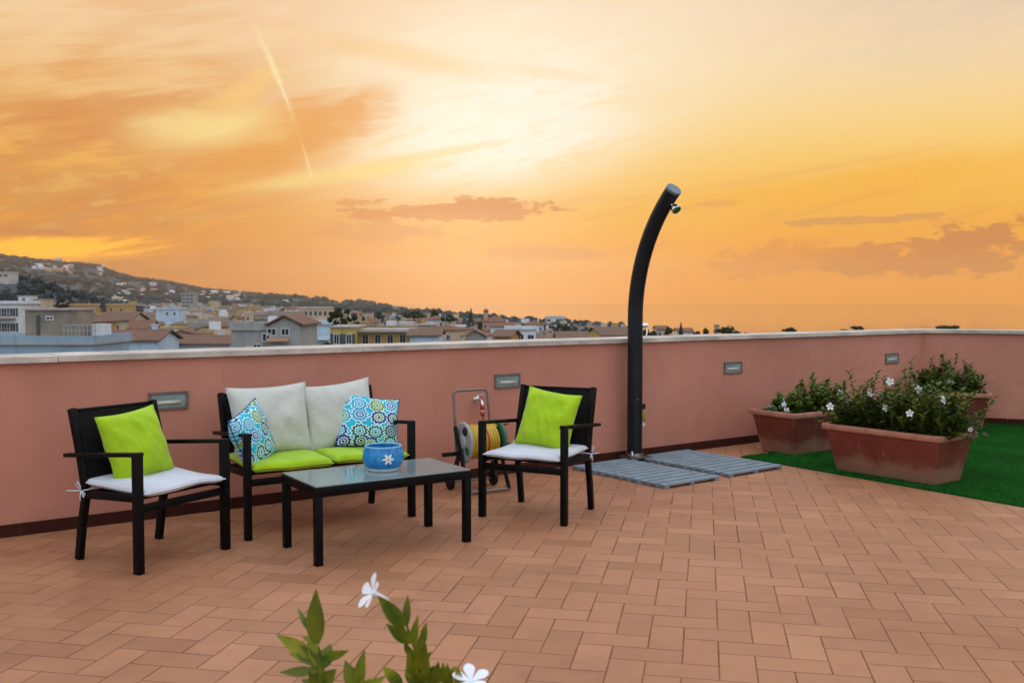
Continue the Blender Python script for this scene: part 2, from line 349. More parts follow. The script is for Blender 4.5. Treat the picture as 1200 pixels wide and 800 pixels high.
c = t.ramp(t.noise(ob, 0.8, 6, 0.7), [(0.3, (0.12, 0.050, 0.026)), (0.7, (0.27, 0.115, 0.055))])
c = t.mix(t.mul(t.new('ShaderNodeObjectInfo').outputs['Random'], 0.75), c, (0.15, 0.105, 0.075))
c = t.mix(t.mul(wv.outputs[1], 0.4), c, (0.12, 0.05, 0.035)); t.put(b.inputs['Base Color'], c); b.inputs['Roughness'].default_value = 0.9
bump(t, b, wv.outputs[1], 0.6, 0.08)
material('window_pane', (0.025, 0.028, 0.032), 0.15); material('window_frame', (0.55, 0.55, 0.54), 0.6)
material('shutter', (0.05, 0.07, 0.06), 0.7); material('rail', (0.30, 0.31, 0.32), 0.5); material('awning', (0.40, 0.22, 0.12), 0.8)
m, t, b, tc_ = nodes('land')
geo = t.new('ShaderNodeNewGeometry').outputs['Position']
c = t.ramp(t.noise(geo, 0.012, 8, 0.65), [(0.30, (0.042, 0.060, 0.066)), (0.55, (0.068, 0.086, 0.092)), (0.75, (0.14, 0.14, 0.135))])  # distance haze put into the ground colour as lighter blue-grey tones
c = t.mix(t.step(t.noise(geo, 0.06, 5, 0.7), 0.55, 0.68), c, (0.032, 0.048, 0.052))
t.put(b.inputs['Base Color'], c); b.inputs['Roughness'].default_value = 1.0; b.inputs['Specular IOR Level'].default_value = 0.1
m, t, b, tc_ = nodes('wood_mass')
geo = t.new('ShaderNodeNewGeometry').outputs['Position']
t.put(b.inputs['Base Color'], t.ramp(t.noise(geo, 0.08, 4), [(0.35, (0.017, 0.029, 0.029)), (0.65, (0.050, 0.068, 0.068))])); b.inputs['Roughness'].default_value = 1.0; b.inputs['Specular IOR Level'].default_value = 0.05  # bluish lift in the crown colour stands in for haze
m, t, b, tc_ = nodes('sea')
geo = t.new('ShaderNodeNewGeometry').outputs['Position']
t.put(b.inputs['Base Color'], (0.03, 0.05, 0.06)); b.inputs['Roughness'].default_value = 0.05; b.inputs['Specular IOR Level'].default_value = 0.5
bump(t, b, t.noise(geo, 0.05, 6, 0.65), 0.015, 2.0)

# ------------------------------------------------------------------ mesh helpers
class MB:
    def __init__(s): s.v = []; s.f = []; s.mi = []
    def poly(s, vs, fs, mi=0):
        o = len(s.v); s.v += [tuple(x) for x in vs]; s.f += [tuple(i + o for i in f) for f in fs]; s.mi += [mi] * len(fs); return s
    def box(s, c, d, rot=None, bev=0.0, mi=0):
        bm = bmesh.new(); bmesh.ops.create_cube(bm, size=1)
        bmesh.ops.scale(bm, vec=d, verts=bm.verts)
        if bev: bmesh.ops.bevel(bm, geom=list(bm.edges), offset=bev, segments=2, affect='EDGES', profile=0.5)
        M = Matrix.Translation(c) @ (rot.to_4x4() if rot else Matrix())
        bm.verts.index_update()
        s.poly([M @ v.co for v in bm.verts], [[v.index for v in f.verts] for f in bm.faces], mi); bm.free(); return s
    def bar(s, p, q, wx, wz, up=(0, 0, 1), bev=0.0, mi=0):
        p, q = Vector(p), Vector(q); y = (q - p).normalized(); x = y.cross(Vector(up)).normalized(); z = x.cross(y)
        rot = Matrix((x, y, z)).transposed()
        return s.box((p + q) / 2, (wx, (q - p).length, wz), rot, bev, mi)
    def tube(s, pts, r, n=10, cap=True, mi=0, sq=1.0):
        pts = [Vector(p) for p in pts]; k = len(pts); rs = r if isinstance(r, (list, tuple)) else [r] * k
        vs = []; ref = None
        for i, p in enumerate(pts):
            d = (pts[min(i + 1, k - 1)] - pts[max(i - 1, 0)]).normalized()
            if ref is None: ref = d.orthogonal().normalized()
            ref = (ref - d * ref.dot(d)).normalized(); e = d.cross(ref)
            vs += [p + (ref * math.cos(2 * math.pi * j / n) + e * math.sin(2 * math.pi * j / n) * sq) * rs[i] for j in range(n)]
        fs = [(i * n + j, i * n + (j + 1) % n, (i + 1) * n + (j + 1) % n, (i + 1) * n + j) for i in range(k - 1) for j in range(n)]
        if cap: fs += [tuple(range(n))[::-1], tuple((k - 1) * n + j for j in range(n))]
        return s.poly(vs, fs, mi)
    def lathe(s, prof, n=32, M=None, mi=0):
        M = M or Matrix(); vs = []
        for r_, z in prof: vs += [M @ Vector((r_ * math.cos(2 * math.pi * j / n), r_ * math.sin(2 * math.pi * j / n), z)) for j in range(n)]
        k = len(prof)
        return s.poly(vs, [(i * n + j, i * n + (j + 1) % n, (i + 1) * n + (j + 1) % n, (i + 1) * n + j) for i in range(k - 1) for j in range(n)], mi)
    def prism(s, poly, z0, z1, mi=0):
        n = len(poly); vs = [(x, y, z0) for x, y in poly] + [(x, y, z1) for x, y in poly]
        fs = [tuple(range(n))[::-1], tuple(range(n, 2 * n))] + [(i, (i + 1) % n, n + (i + 1) % n, n + i) for i in range(n)]
        return s.poly(vs, fs, mi)
    def mesh(s, name, mats, smooth=False):
        me = bpy.data.meshes.new(name); me.from_pydata(s.v, [], s.f)
        for x in (mats if isinstance(mats, (list, tuple)) else [mats]): me.materials.append(MATS[x])
        if any(s.mi): me.polygons.foreach_set('material_index', s.mi)
        bm = bmesh.new(); bm.from_mesh(me); bmesh.ops.recalc_face_normals(bm, faces=bm.faces) if len(me.polygons) < 20000 else None; bm.to_mesh(me); bm.free()
        if smooth: me.shade_smooth() if smooth is True else (me.shade_smooth(), me.set_sharp_from_angle(angle=R(smooth)))
        return me
    def build(s, name, mats, parent=None, smooth=False): return link(name, s.mesh(name, mats, smooth), parent)
def link(name, data, parent=None, loc=None, rot=None, scale=None):
    o = bpy.data.objects.new(name, data); col.objects.link(o)
    if parent: o.parent = parent
    if loc is not None: o.location = loc
    if rot is not None: o.rotation_euler = rot
    if scale is not None: o.scale = scale
    return o
def tag(o, label=None, cat=None, group=None, kind=None):
    for k, v in (('label', label), ('category', cat), ('group', group), ('kind', kind)):
        if v: o[k] = v
    return o
def empty(name, loc, rz=0.0, label=None, cat=None, group=None):
    o = link(name, None, None, loc, (0, 0, rz)); o.empty_display_size = 0.1; return tag(o, label, cat, group)
def copy_tree(o, parent=None):
    c = o.copy(); col.objects.link(c); c.parent = parent
    for ch in o.children: copy_tree(ch, c)
    return c
def smooth(a, b, x):
    t = max(0.0, min(1.0, (x - a) / (b - a))); return t * t * (3 - 2 * t)

# ------------------------------------------------------------------ terrace frame of reference
WA = Vector((-3.035, 5.612, 0)); WD = Vector((math.cos(R(35.17)), math.sin(R(35.17)), 0)); WN = Vector((-WD.y, WD.x, 0))
SC = 9.56; CORNER = WA + WD * SC
RD = Vector((math.cos(R(-22)), math.sin(R(-22)), 0)); RN = Vector((-RD.y, RD.x, 0))
S0 = -5.5; REND = CORNER + RD * 6.0; LEND = WA + WD * S0
TH = 0.36; WH_ = 1.033
out_corner = CORNER + WN * TH + WD * (TH * math.tan(R(57.17 / 2)))
poly = [(LEND.x, -4.0), (REND.x, -4.0), (REND.x, REND.y), (CORNER.x, CORNER.y), (LEND.x, LEND.y)]
polyo = [(LEND.x, -4.0), (REND.x, -4.0), tuple((REND + RN * TH)[:2]), tuple(out_corner[:2]), tuple((LEND + WN * TH)[:2])]

# floor: slab and herringbone paving
floor = tag(MB().prism(polyo, -0.30, -0.0006).build('floor', 'grout'), 'herringbone terracotta paving of the roof terrace', None, None, 'structure')
TB = 0.14; TANG = R(78.6)
tv = Vector((math.cos(TANG), math.sin(TANG), 0)); tu = Vector((tv.y, -tv.x, 0))
def ground_at(x, y): d = ray(x, y); return Vector((0, 0, EYE)) + d * (-EYE / d.z)
anchor = ground_at(841.5, 750.5)
def proj(P):
    q = Vector(P) - Vector((0, 0, EYE)); f_ = q.y * math.cos(PITCH) - q.z * math.sin(PITCH); u_ = q.y * math.sin(PITCH) + q.z * math.cos(PITCH)
    return (600 + F * q.x / f_, 400 - F * u_ / f_) if f_ > 0.2 else (9999, 9999)
def inside(P):
    if P.y < -3.9 or P.x < LEND.x + 0.1 or P.x > REND.x - 0.1: return False
    return (P - WA).dot(WN) < 0.13 and (P - CORNER).dot(RN) < 0.13
tiles = []
for i in range(-90, 91):
    for j in range(-45, 46):
        x, y = i + 4 * j, -i
        for (cx, cy, o) in ((x + 1, y - 0.5, 0), (x + 0.5, y - 2, 1)):
            P = anchor + tu * (cx * TB) + tv * (cy * TB); P.z = 0
            if P.length < 20 and inside(P): tiles.append((P, o))
def tile_shape(mb, P, o, h=0.0):
    g = 0.0031; a, b = (TB - g, TB / 2 - g) if o == 0 else (TB / 2 - g, TB - g); c = 0.0006
    vs = []
    for (ax, bx, z) in ((a, b, -0.012), (a, b, h - c), (a - c, b - c, h)):
        vs += [P + tu * (sx * ax) + tv * (sy * bx) + Vector((0, 0, z)) for sx, sy in ((-1, -1), (1, -1), (1, 1), (-1, 1))]
    fs = [(4 * k + i, 4 * k + (i + 1) % 4, 4 * k + 4 + (i + 1) % 4, 4 * k + 4 + i) for k in (0, 1) for i in range(4)] + [(8, 9, 10, 11)]
    mb.poly(vs, fs)
def set_tint(me, vals):
    at = me.attributes.new('tint', 'FLOAT', 'FACE'); at.data.foreach_set('value', vals)
def area(P):
    x, y = proj(P)
    return 1.0 / (P.length ** 3) if (-20 < x < 1220 and 300 < y < 840 and P.y > 1) else 0
tiles.sort(key=lambda q: -area(q[0]))
tmesh = {}
for o in (0, 1):
    for k in range(8):
        mb = MB(); tile_shape(mb, Vector((0, 0, 0)), o); me = mb.mesh('paving_tile', 'tile'); set_tint(me, [k / 7] * 9); tmesh[o, k] = me
for P, o in tiles[:300]:
    P = P.copy(); P.z = rnd.uniform(-0.0003, 0.0003)
    link('paving_tile', tmesh[o, min(7, max(0, int(rnd.gauss(3.5, 1.7) + 0.5)))], floor, P, (rnd.gauss(0, 0.0008), rnd.gauss(0, 0.0008), rnd.gauss(0, 0.002)))
mb = MB(); tints = []
for P, o in tiles[300:]:
    tile_shape(mb, P, o, rnd.uniform(-0.0003, 0.0003)); tints += [min(1, max(0, rnd.gauss(0.5, 0.24)))] * 9
me = mb.mesh('paving_tiles', 'tile'); set_tint(me, tints); tag(link('paving_tiles', me, floor), kind='stuff')

# parapet walls with stone coping and tiled skirting
def parapet(name, label, P0, P1, d, n, ext0, ext1, joint0, hidden=()):
    L = (P1 - P0).length
    corners = [P0, P1, P1 + n * TH + d * ext1, P0 + n * TH + d * ext0]
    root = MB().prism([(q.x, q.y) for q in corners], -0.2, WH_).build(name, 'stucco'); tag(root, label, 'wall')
    s = joint0
    edges = [0.0]
    while s < L - 0.05:
        if s > 0.05: edges.append(s)
        s += 2.03
    edges.append(L)
    for k in range(len(edges) - 1):
        a, b = edges[k] + 0.002, edges[k + 1] - 0.002
        ea = 0.0 if k else 0.0
        A, B = P0 + d * a - n * 0.036, P0 + d * b - n * 0.036
        A2, B2 = P0 + d * a + n * (TH + 0.03), P0 + d * b + n * (TH + 0.03)
        if k == len(edges) - 2: B2 += d * ext1; B -= d * (0.036 * ext1 / TH)
        if k == 0: A2 += d * ext0; A -= d * (0.036 * ext0 / TH)
        dz_ = rnd.uniform(-0.001, 0.001)
        MB().prism([(q.x, q.y) for q in (A, B, B2, A2)], WH_ + 0.001 + dz_, WH_ + 0.037 + dz_).build('coping_slab', 'coping', root)
    k = 0; s = joint0 % 0.32 - 0.32
    tm = MB().box((0, 0, 0.0375), (0.316, 0.012, 0.075), None, 0.002).mesh('skirting_tile', 'skirting')
    ang_ = math.atan2(d.y, d.x)
    while s < L:
        c = s + 0.16
        if 0.16 < c < L - 0.1: link('skirting_tile', tm, root, P0 + d * c - n * 0.007, (0, 0, ang_))
        s += 0.32
    return root
cut = TH * math.tan(R(57.17 / 2))
parapet('parapet_wall', 'long pink stucco parapet wall with pale stone coping behind the furniture and shower', LEND, CORNER, WD, WN, 0.0, cut, 0.33 - S0 - 2.03 * 2)
parapet('parapet_wall', 'short pink stucco parapet wall closing the terrace behind the green turf', CORNER, REND, RD, RN, -cut, 0.0, 0.9)
bld = MB().prism([(x * 0.995 + 0.01, y * 0.995) for x, y in polyo], -14.0, -0.302).build('building', 'wall_cream')
tag(bld, 'building block that carries the roof terrace', 'building')

# recessed wall lights
for k, s in enumerate((0.985, 3.665, 6.335, 8.955)):
    where = ('above the lime armchair beside the bench', 'over the hose reel', 'between the shower and the planters', 'close to the wall corner behind the planters')[k]
    e = empty('wall_light', WA + WD * s + Vector((0, 0, 0.757)), math.atan2(WD.y, WD.x), 'small rectangular wall light ' + where, 'wall light', 'lights set into the parapet')
    fw, fh, bw = 0.252, 0.118, 0.017; mb = MB()
    for sx in (-1, 1): mb.box((sx * (fw - bw) / 2, -0.006, 0), (bw, 0.014, fh), None, 0.002)
    for sz in (-1, 1): mb.box((0, -0.006, sz * (fh - bw) / 2), (fw - 2 * bw, 0.0135, bw), None, 0.002)
    mb.build('frame', 'lamp_frame', e)
    MB().box((0, -0.002, 0), (fw - 2 * bw - 0.001, 0.006, fh - 2 * bw - 0.001)).build('lens', 'lamp_glass', e)
    MB().tube([(-0.075, -0.006, -0.012), (0.075, -0.006, -0.012)], 0.013, 10).build('lamp_tube', 'lamp_tube', e, True)

# ------------------------------------------------------------------ terrain, sea
RY = 5200.0
RIDGE = [(-900, 270), (-300, 288), (0, 301), (35, 305), (70, 309), (115, 312), (140, 322), (160, 327), (200, 331), (240, 339), (300, 344), (350, 348), (385, 354), (430, 361), (470, 365), (520, 368), (2500, 368)]
COAST = [(-9000, 7600), (430, 7600), (455, 3600), (520, 1050), (600, 720), (740, 560), (1000, 440), (1500, 420), (9000, 420)]
def lerp(tab, x):
    if x <= tab[0][0]: return tab[0][1]
    for (a, b), (c, d) in zip(tab, tab[1:]):
        if x <= c: return b + (d - b) * (x - a) / (c - a)
    return tab[-1][1]
def zg(x, y):
    r = math.hypot(x, y)
    px = 600 + F * x / y if y > 0.15 * abs(x) and y > 0 else (-6000 if x < 0 else 6000)
    px = max(-6000, min(6000, px))
    D = max(y, 0.35 * r)
    z = -12.0 - 8.0 * smooth(500, 1000, px) * smooth(80, 350, D)
    if px < 600:
        z += 4.0 * smooth(500, 200, px) * smooth(350, 950, D)
        zr = EYE + (353 - lerp(RIDGE, px)) / F * RY - 8
        t = smooth(950, RY, D)
        nz = noise.noise(Vector((x / 420, y / 420, 0.3))) * 46 + noise.noise(Vector((x / 150, y / 150, 1.3))) * 16
        z = z + (zr - z) * t ** 1.35 + nz * t * (1 - t) * 2.2
        if D > RY: z -= (z + 60) * smooth(RY + 60, RY + 1900, D)
        z += 27 * math.exp(-((x + 330) / 62) ** 2 if x > -330 else -((x + 330) / 200) ** 2) * math.exp(-((y - 600) / 75) ** 2)
    Dc = lerp(COAST, px)
    if D > Dc: z -= (z + 60) * smooth(Dc, Dc * 1.06 + 15, D)
    return z
mb = MB(); NA, NR_ = 300, 110
rs = [6.0 * (8600 / 6.0) ** (k / NR_) for k in range(NR_ + 1)]
angs = [-math.pi + 2 * math.pi * k / 60 for k in range(60)]
angs = sorted([a for a in angs if abs(a) > 0.75] + [-0.75 + 1.5 * k / 300 for k in range(301)])
vs = [(0, 0, -14.5)]
for r_ in rs:
    for a in angs:
        x, y = r_ * math.sin(a), r_ * math.cos(a); z = zg(x, y)
        vs.append((x, y, min(z, -14.5) if r_ < 22 else z))
n = len(angs)
fs = [(0, 1 + j, 1 + (j + 1) % n) for j in range(n)] + [(1 + i * n + j, 1 + (i + 1) * n + j, 1 + (i + 1) * n + (j + 1) % n, 1 + i * n + (j + 1) % n) for i in range(NR_) for j in range(n)]
g = mb.poly(vs, fs).build('ground', 'land', None, True); tag(g, 'town ground rising to hazy green hills', None, None, 'structure')
SEA = -26.0; SR = 9000
sea = MB().poly([(SR * math.cos(k * math.pi / 32), SR * math.sin(k * math.pi / 32), SEA) for k in range(64)], [tuple(range(64))]).build('sea', 'sea'); tag(sea, 'calm hazy sea', None, None, 'structure')

# ------------------------------------------------------------------ town: houses
wm = {}
def window_mesh(w_, h_, sh=False):
    k = (round(w_, 1), round(h_, 1), sh)
    if k not in wm:
        mb = MB(); b = 0.09
        for sx in (-1, 1): mb.box((sx * (w_ - b) / 2, 0, 0), (b, 0.12, h_))
        for sz in (-1, 1): mb.box((0, 0, sz * (h_ - b) / 2), (w_ - 2 * b, 0.12, b))
        mb.box((0, 0.01, 0), (0.06, 0.08, h_ - 2 * b))
        mb.box((0, 0.03, 0), (w_ - 2 * b, 0.04, h_ - 2 * b), mi=1)
        if sh:
            for sx in (-1, 1): mb.box((sx * (w_ / 2 + 0.24), 0.0, 0), (0.42, 0.07, h_), mi=2)
        wm[k] = mb.mesh('window', ['window_frame', 'window_pane', 'shutter'])
    return wm[k]
def gable(mb, w_, d_, z, rise, over=0.45, th=0.16, axis='x'):
    hw, hd = w_ / 2 + over, d_ / 2 + over
    if axis == 'x': pr = [(-hd, z - 0.02), (0, z + rise), (hd, z - 0.02)]; ext = hw; mk = lambda a, p, zz: (a, p, zz)
    else: pr = [(-hw, z - 0.02), (0, z + rise), (hw, z - 0.02)]; ext = hd; mk = lambda a, p, zz: (p, a, zz)
    vs = [mk(e, p, zz + o) for e in (-ext, ext) for o in (0, th) for p, zz in pr]
    mb.poly(vs, [(0, 1, 4, 3), (1, 2, 5, 4), (6, 7, 10, 9), (7, 8, 11, 10), (3, 4, 10, 9), (4, 5, 11, 10), (0, 1, 7, 6), (1, 2, 8, 7), (0, 3, 9, 6), (2, 5, 11, 8)])
def hip(mb, w_, d_, z, rise, over=0.45):
    hw, hd = w_ / 2 + over, d_ / 2 + over; k = max(0.3, hw - hd)
    mb.poly([(-hw, -hd, z), (hw, -hd, z), (hw, hd, z), (-hw, hd, z), (-k, 0, z + rise), (k, 0, z + rise), (-hw, -hd, z - 0.14), (hw, -hd, z - 0.14), (hw, hd, z - 0.14), (-hw, hd, z - 0.14)],
            [(0, 1, 5, 4), (1, 2, 5), (2, 3, 4, 5), (3, 0, 4), (6, 7, 1, 0), (7, 8, 2, 1), (8, 9, 3, 2), (9, 6, 0, 3), (6, 9, 8, 7)])
placed = []; near = []
def house(label, px0, px1, ytop, Y, colour, roof='flat', rise=None, depth=None, yaw=0, group=None, name='house', cat='house', rows=2, cols=None, win=(1.0, 1.3), extra=None, sh=None, roofmat='roof_tiles', sidew=True):
    X = ((px0 + px1) / 2 - 600) / F * Y; W = (px1 - px0) / F * Y
    if yaw: W *= 0.92
    D = depth or max(6.0, min(14, W * 0.8)); z0 = zg(X, Y + D / 2); zt = EYE - (ytop - HOR) / F * Y; Hh = max(3.2, zt - z0)
    e = empty(name, (X, Y + D / 2, z0), R(yaw), label, cat, group)
    MB().box((0, 0, Hh / 2 - 1.5), (W, D, Hh + 3)).build('wall', colour, e)
    if roof == 'flat':
        mb = MB(); mb.box((0, 0, Hh + 0.12), (W + 0.5, D + 0.5, 0.24)); rt = mb.build('roof', 'roof_flat', e)
        mb = MB()
        if W > 4:
            for sx in (-1, 1): mb.box((sx * (W / 2 + 0.1), 0, Hh + 0.5), (0.2, D + 0.4, 0.55))
            for sy in (-1, 1): mb.box((0, sy * (D / 2 + 0.1), Hh + 0.5), (W - 0.02, 0.2, 0.549))
            mb.build('roof_parapet', colour, e)
    else:
        rise = rise or 0.3 * (D / 2 + 0.4)
        mb = MB()
        if roof == 'gable': gable(mb, W, D, Hh + 0.02, rise)
        elif roof == 'gable_front': gable(mb, W, D, Hh + 0.02, rise, axis='y')
        else: hip(mb, W, D, Hh + 0.16, rise)
        mb.build('roof', roofmat, e)
        if roof in ('gable', 'gable_front'):
            hw, hd = W / 2, D / 2
            if roof == 'gable':
                for sx in (-1, 1): MB().poly([(sx * hw, -hd, Hh), (sx * hw, hd, Hh), (sx * hw, 0, Hh + rise * 0.97), (sx * (hw - 0.2), -hd, Hh), (sx * (hw - 0.2), hd, Hh), (sx * (hw - 0.2), 0, Hh + rise * 0.97)], [(0, 1, 2), (3, 5, 4), (0, 2, 5, 3), (1, 4, 5, 2)]).build('gable', colour, e)
            else:
                for sy in (-1, 1): MB().poly([(-hw, sy * hd, Hh), (hw, sy * hd, Hh), (0, sy * hd, Hh + rise * 0.97), (-hw, sy * (hd - 0.2), Hh), (hw, sy * (hd - 0.2), Hh), (0, sy * (hd - 0.2), Hh + rise * 0.97)], [(0, 1, 2), (3, 5, 4), (0, 2, 5, 3), (1, 4, 5, 2)]).build('gable', colour, e)
        if W > 5: MB().box((W * 0.22, 0.6, Hh + rise * 0.9), (0.6, 0.6, 1.5)).box((W * 0.22, 0.6, Hh + rise * 0.9 + 0.8), (0.8, 0.8, 0.12)).build('chimney', colour, e)
    if rows:
        cols = cols or max(1, int(W / 3.0)); sh = (rnd.random() < 0.4) if sh is None else sh
        for r_ in range(rows):
            zc = Hh - 1.5 - 3.0 * r_
            if zc < 1: break
            for c in range(cols):
                if rnd.random() < 0.12 and cols > 2: continue
                link('window', window_mesh(win[0], win[1], sh), e, (-W / 2 + W * (c + 0.5) / cols, -D / 2 - 0.02, zc))
            if sidew and abs(yaw) > 8:
                s = 1 if yaw < 0 else -1
                # the flank that the yaw turns towards the terrace
                for c in range(max(1, int(D / 4))):
                    link('window', window_mesh(win[0], win[1], sh), e, (-s * (W / 2 + 0.02) * -1 if X < 0 else -s * (W / 2 + 0.02), -D / 2 + D * (c + 0.5) / max(1, int(D / 4)), zc), (0, 0, R(90) * (1 if X < 0 else -1)))
    placed.append(((px0 + px1) / 2, (px1 - px0) / 2, Y)); near.append(((px0 + px1) / 2, (px1 - px0) / 2, Y, ytop))
    if extra: extra(e, W, D, Hh)
    return e

# the nearest houses, one by one
def x_concrete(e, W, D, Hh):
    k = W / 175.0
    cx = -W / 2 + (42 + 68) * k
    mb = MB(); mb.box((cx, 0.4, Hh + 1.5), (56 * k, 4.4, 2.9)); mb.build('stair_tower', 'wall_concrete', e)
    MB().box((cx, 0.4, Hh + 3.03), (60 * k, 4.8, 0.16)).build('tower_roof', 'roof_flat', e)
    link('window', window_mesh(0.7, 0.4), e, (cx + 2 * k, -1.83, Hh + 2.25))
    MB().box((cx - 12 * k, -1.84, Hh + 1.3), (0.28, 0.12, 2.4)).build('downpipe', 'shutter', e)
    rl = MB()
    for i in range(9): rl.tube([(cx + (32 + i * 4.6) * k, -D / 2 + 0.1, Hh + 0.6), (cx + (32 + i * 4.6) * k, -D / 2 + 0.1, Hh + 1.7)], 0.04, 6)
    for zz in (1.2, 1.7): rl.tube([(cx + 30 * k, -D / 2 + 0.1, Hh + zz), (cx + 70 * k, -D / 2 + 0.1, Hh + zz)], 0.035, 6)
    rl.build('railing', 'rail', e)
    MB().box((cx + 48 * k, 1.0, Hh + 1.0), (14 * k, 1.6, 1.4)).build('water_tank', 'wall_white', e)
house('pale blue flat-roofed building with a bare concrete stair tower and roof railing', -68, 107, 404, 82, 'wall_slate', depth=8, rows=0, extra=x_concrete, name='apartment_building', cat='building')
house('pale blue house with a plain brown tiled roof next to the concrete tower', 119, 184, 400, 108, 'wall_blue', 'gable', 1.1, 7, rows=0)
house('long white house with brown tiled roof and small dark windows', 187, 268, 404, 116, 'wall_white', 'gable', 0.9, 8, rows=1, cols=5, win=(1.3, 0.9), sh=False)
def x_grey(e, W, D, Hh):
    mb = MB(); w2 = W * 0.46
    mb.box((W / 2 - w2 / 2 + 0.3, -0.3, Hh / 2 + 0.25), (w2, D + 0.6, Hh + 0.5)); mb.build('gabled_wing', 'wall_grey', e)
    r_ = MB(); gable(r_, w2, D + 0.6, Hh + 0.52, 0.95, 0.4, axis='y'); ro = r_.build('wing_roof', 'roof_tiles', e); ro.location = (W / 2 - w2 / 2 + 0.3, -0.3, 0)
    mb = MB()
    hw = w2 / 2; mb.poly([(W / 2 - w2 + 0.3, -D / 2 - 0.6, Hh + 0.5), (W / 2 + 0.3, -D / 2 - 0.6, Hh + 0.5), (W / 2 - hw + 0.3, -D / 2 - 0.6, Hh + 1.4), (W / 2 - w2 + 0.3, -D / 2 - 0.4, Hh + 0.5), (W / 2 + 0.3, -D / 2 - 0.4, Hh + 0.5), (W / 2 - hw + 0.3, -D / 2 - 0.4, Hh + 1.4)], [(0, 1, 2), (3, 5, 4), (0, 2, 5, 3), (1, 4, 5, 2)])
    mb.build('wing_gable', 'wall_grey', e)
    for q, zz, ww in ((-0.32, -0.6, 0.9), (-0.1, -1.9, 0.8), (0.10, -1.9, 0.9)): link('window', window_mesh(ww, 0.9), e, (W * 0.2 + q * W * 0.5, -D / 2 - 0.62, Hh + zz - 0.1)) if q > -0.05 or zz > -1 else None
    link('window', window_mesh(0.9, 0.8), e, (-W * 0.12, -D / 2 - 0.02, Hh - 1.8)); link('window', window_mesh(0.6, 0.5), e, (-W * 0.24, -D / 2 - 0.02, Hh - 1.9))
    link('window', window_mesh(1.0, 0.8), e, (W * 0.12, -D / 2 - 0.62, Hh - 0.15)); link('window', window_mesh(0.9, 0.8), e, (W * 0.32, -D / 2 - 0.62, Hh - 0.15))
    MB().box((W * 0.22, -D / 2 - 1.1, Hh - 0.95), (2.2, 1.1, 0.10), Euler((R(14), 0, 0)).to_matrix()).build('awning', 'awning', e)
    MB().box((-W * 0.02, 0, Hh + 0.9), (0.9, 0.9, 1.1)).build('chimney', 'wall_white', e)
house('plain grey-green house with a gabled wing and little awning', 271, 350, 387, 100, 'wall_grey', depth=8, rows=0, extra=x_grey)
house('ochre house with a hipped brown roof behind the concrete tower', 71, 112, 378, 165, 'wall_ochre', 'hip', 1.6, 9, rows=2, cols=3)
house('cream terrace house with a red-brown roof and shaded loggia', 108, 152, 376, 185, 'wall_cream', 'gable', 1.5, 9, rows=2, cols=4, win=(1.5, 1.6), sh=False)
house('small peach-gabled house with a bright brown roof above the pale blue house', 145, 171, 386, 150, 'wall_white', 'gable', 1.3, 7, yaw=14, rows=1, cols=2)
def x_floors(n_, colour='wall_white'):
    def fn(e, W, D, Hh):
        for k in range(n_):
            zz = Hh - 2.7 - 3.0 * k
            MB().box((0, -D / 2 - 0.75, zz), (W * 0.96, 1.5, 0.2)).build('balcony', colour, e)
            rl = MB()
            for i in range(int(W / 0.9)): rl.box((-W * 0.47 + 0.9 * i, -D / 2 - 1.42, zz + 0.55), (0.06, 0.06, 0.9))
            rl.box((0, -D / 2 - 1.42, zz + 1.0), (W * 0.95, 0.08, 0.08)); rl.build('balcony_rail', 'rail', e)
    return fn
house('blue-white apartment block with stacked balconies behind the grey-green house', 345, 386, 381, 185, 'wall_blue', depth=9, rows=3, cols=4, win=(1.1, 1.6), extra=x_floors(3), name='apartment_building', cat='building')
def x_yellow(e, W, D, Hh):
    MB().box((W / 2 + 3.2, 2.2, Hh / 2 - 0.5), (7.2, D - 2, Hh - 0.3)).build('side_wing', 'wall_yellow', e)
    MB().box((W / 2 + 3.4, 1.6, Hh - 0.45), (8.2, D - 0.2, 0.35)).build('wing_roof', 'roof_flat', e)
    MB().box((W / 2 + 3.4, -D / 2 - 0.4, Hh - 3.35), (8.0, 4.2, 0.4)).build('balcony', 'wall_tan', e)
    rl = MB()
    for i in range(12): rl.box((W / 2 - 0.2 + 0.65 * i, -D / 2 - 2.4, Hh - 2.7), (0.05, 0.05, 1.0))
    rl.box((W / 2 + 3.4, -D / 2 - 2.4, Hh - 2.2), (7.8, 0.07, 0.07)); rl.build('balcony_rail', 'rail', e)
    for i in range(4): link('window', window_mesh(0.9, 1.9), e, (W / 2 + 0.9 + 1.7 * i, -D / 2 + 3.15, Hh - 1.9))
house('yellow two-tier house with a planted roof balcony behind the beige pillows', 387, 416, 384, 128, 'wall_yellow', depth=8, rows=2, cols=2, win=(0.8, 1.4), extra=x_yellow)
house('pale blue cottage with a brown roof next to the yellow house', 480, 514, 394, 125, 'wall_blue', 'gable', 0.75, 7, rows=1, cols=3)
house('grey stone house with a low gable above the coping near the hose reel', 545, 568, 395, 150, 'wall_grey', 'gable_front', 1.0, 8, rows=1, cols=2)
house('bright orange house with one small window', 583, 604, 395, 130, 'wall_orange', 'gable', 0.8, 6, yaw=-12, rows=1, cols=1)
house('white house with dark windows behind the orange house', 592, 628, 387, 205, 'wall_white', 'flat', depth=8, rows=2, cols=3, win=(1.4, 1.2))
house('white stepped house near the orange house', 575, 602, 383, 250, 'wall_white', 'gable', 1.0, 8, rows=2, cols=3)
house('low house showing only a wide brown roof beside the shower', 655, 689, 398, 140, 'wall_tan', 'gable', 0.95, 9, rows=0)
house('yellow house with a brown gabled roof next to the shower post', 696, 738, 394, 150, 'wall_yellow', 'gable', 1.2, 8, yaw=16, rows=1, cols=3)
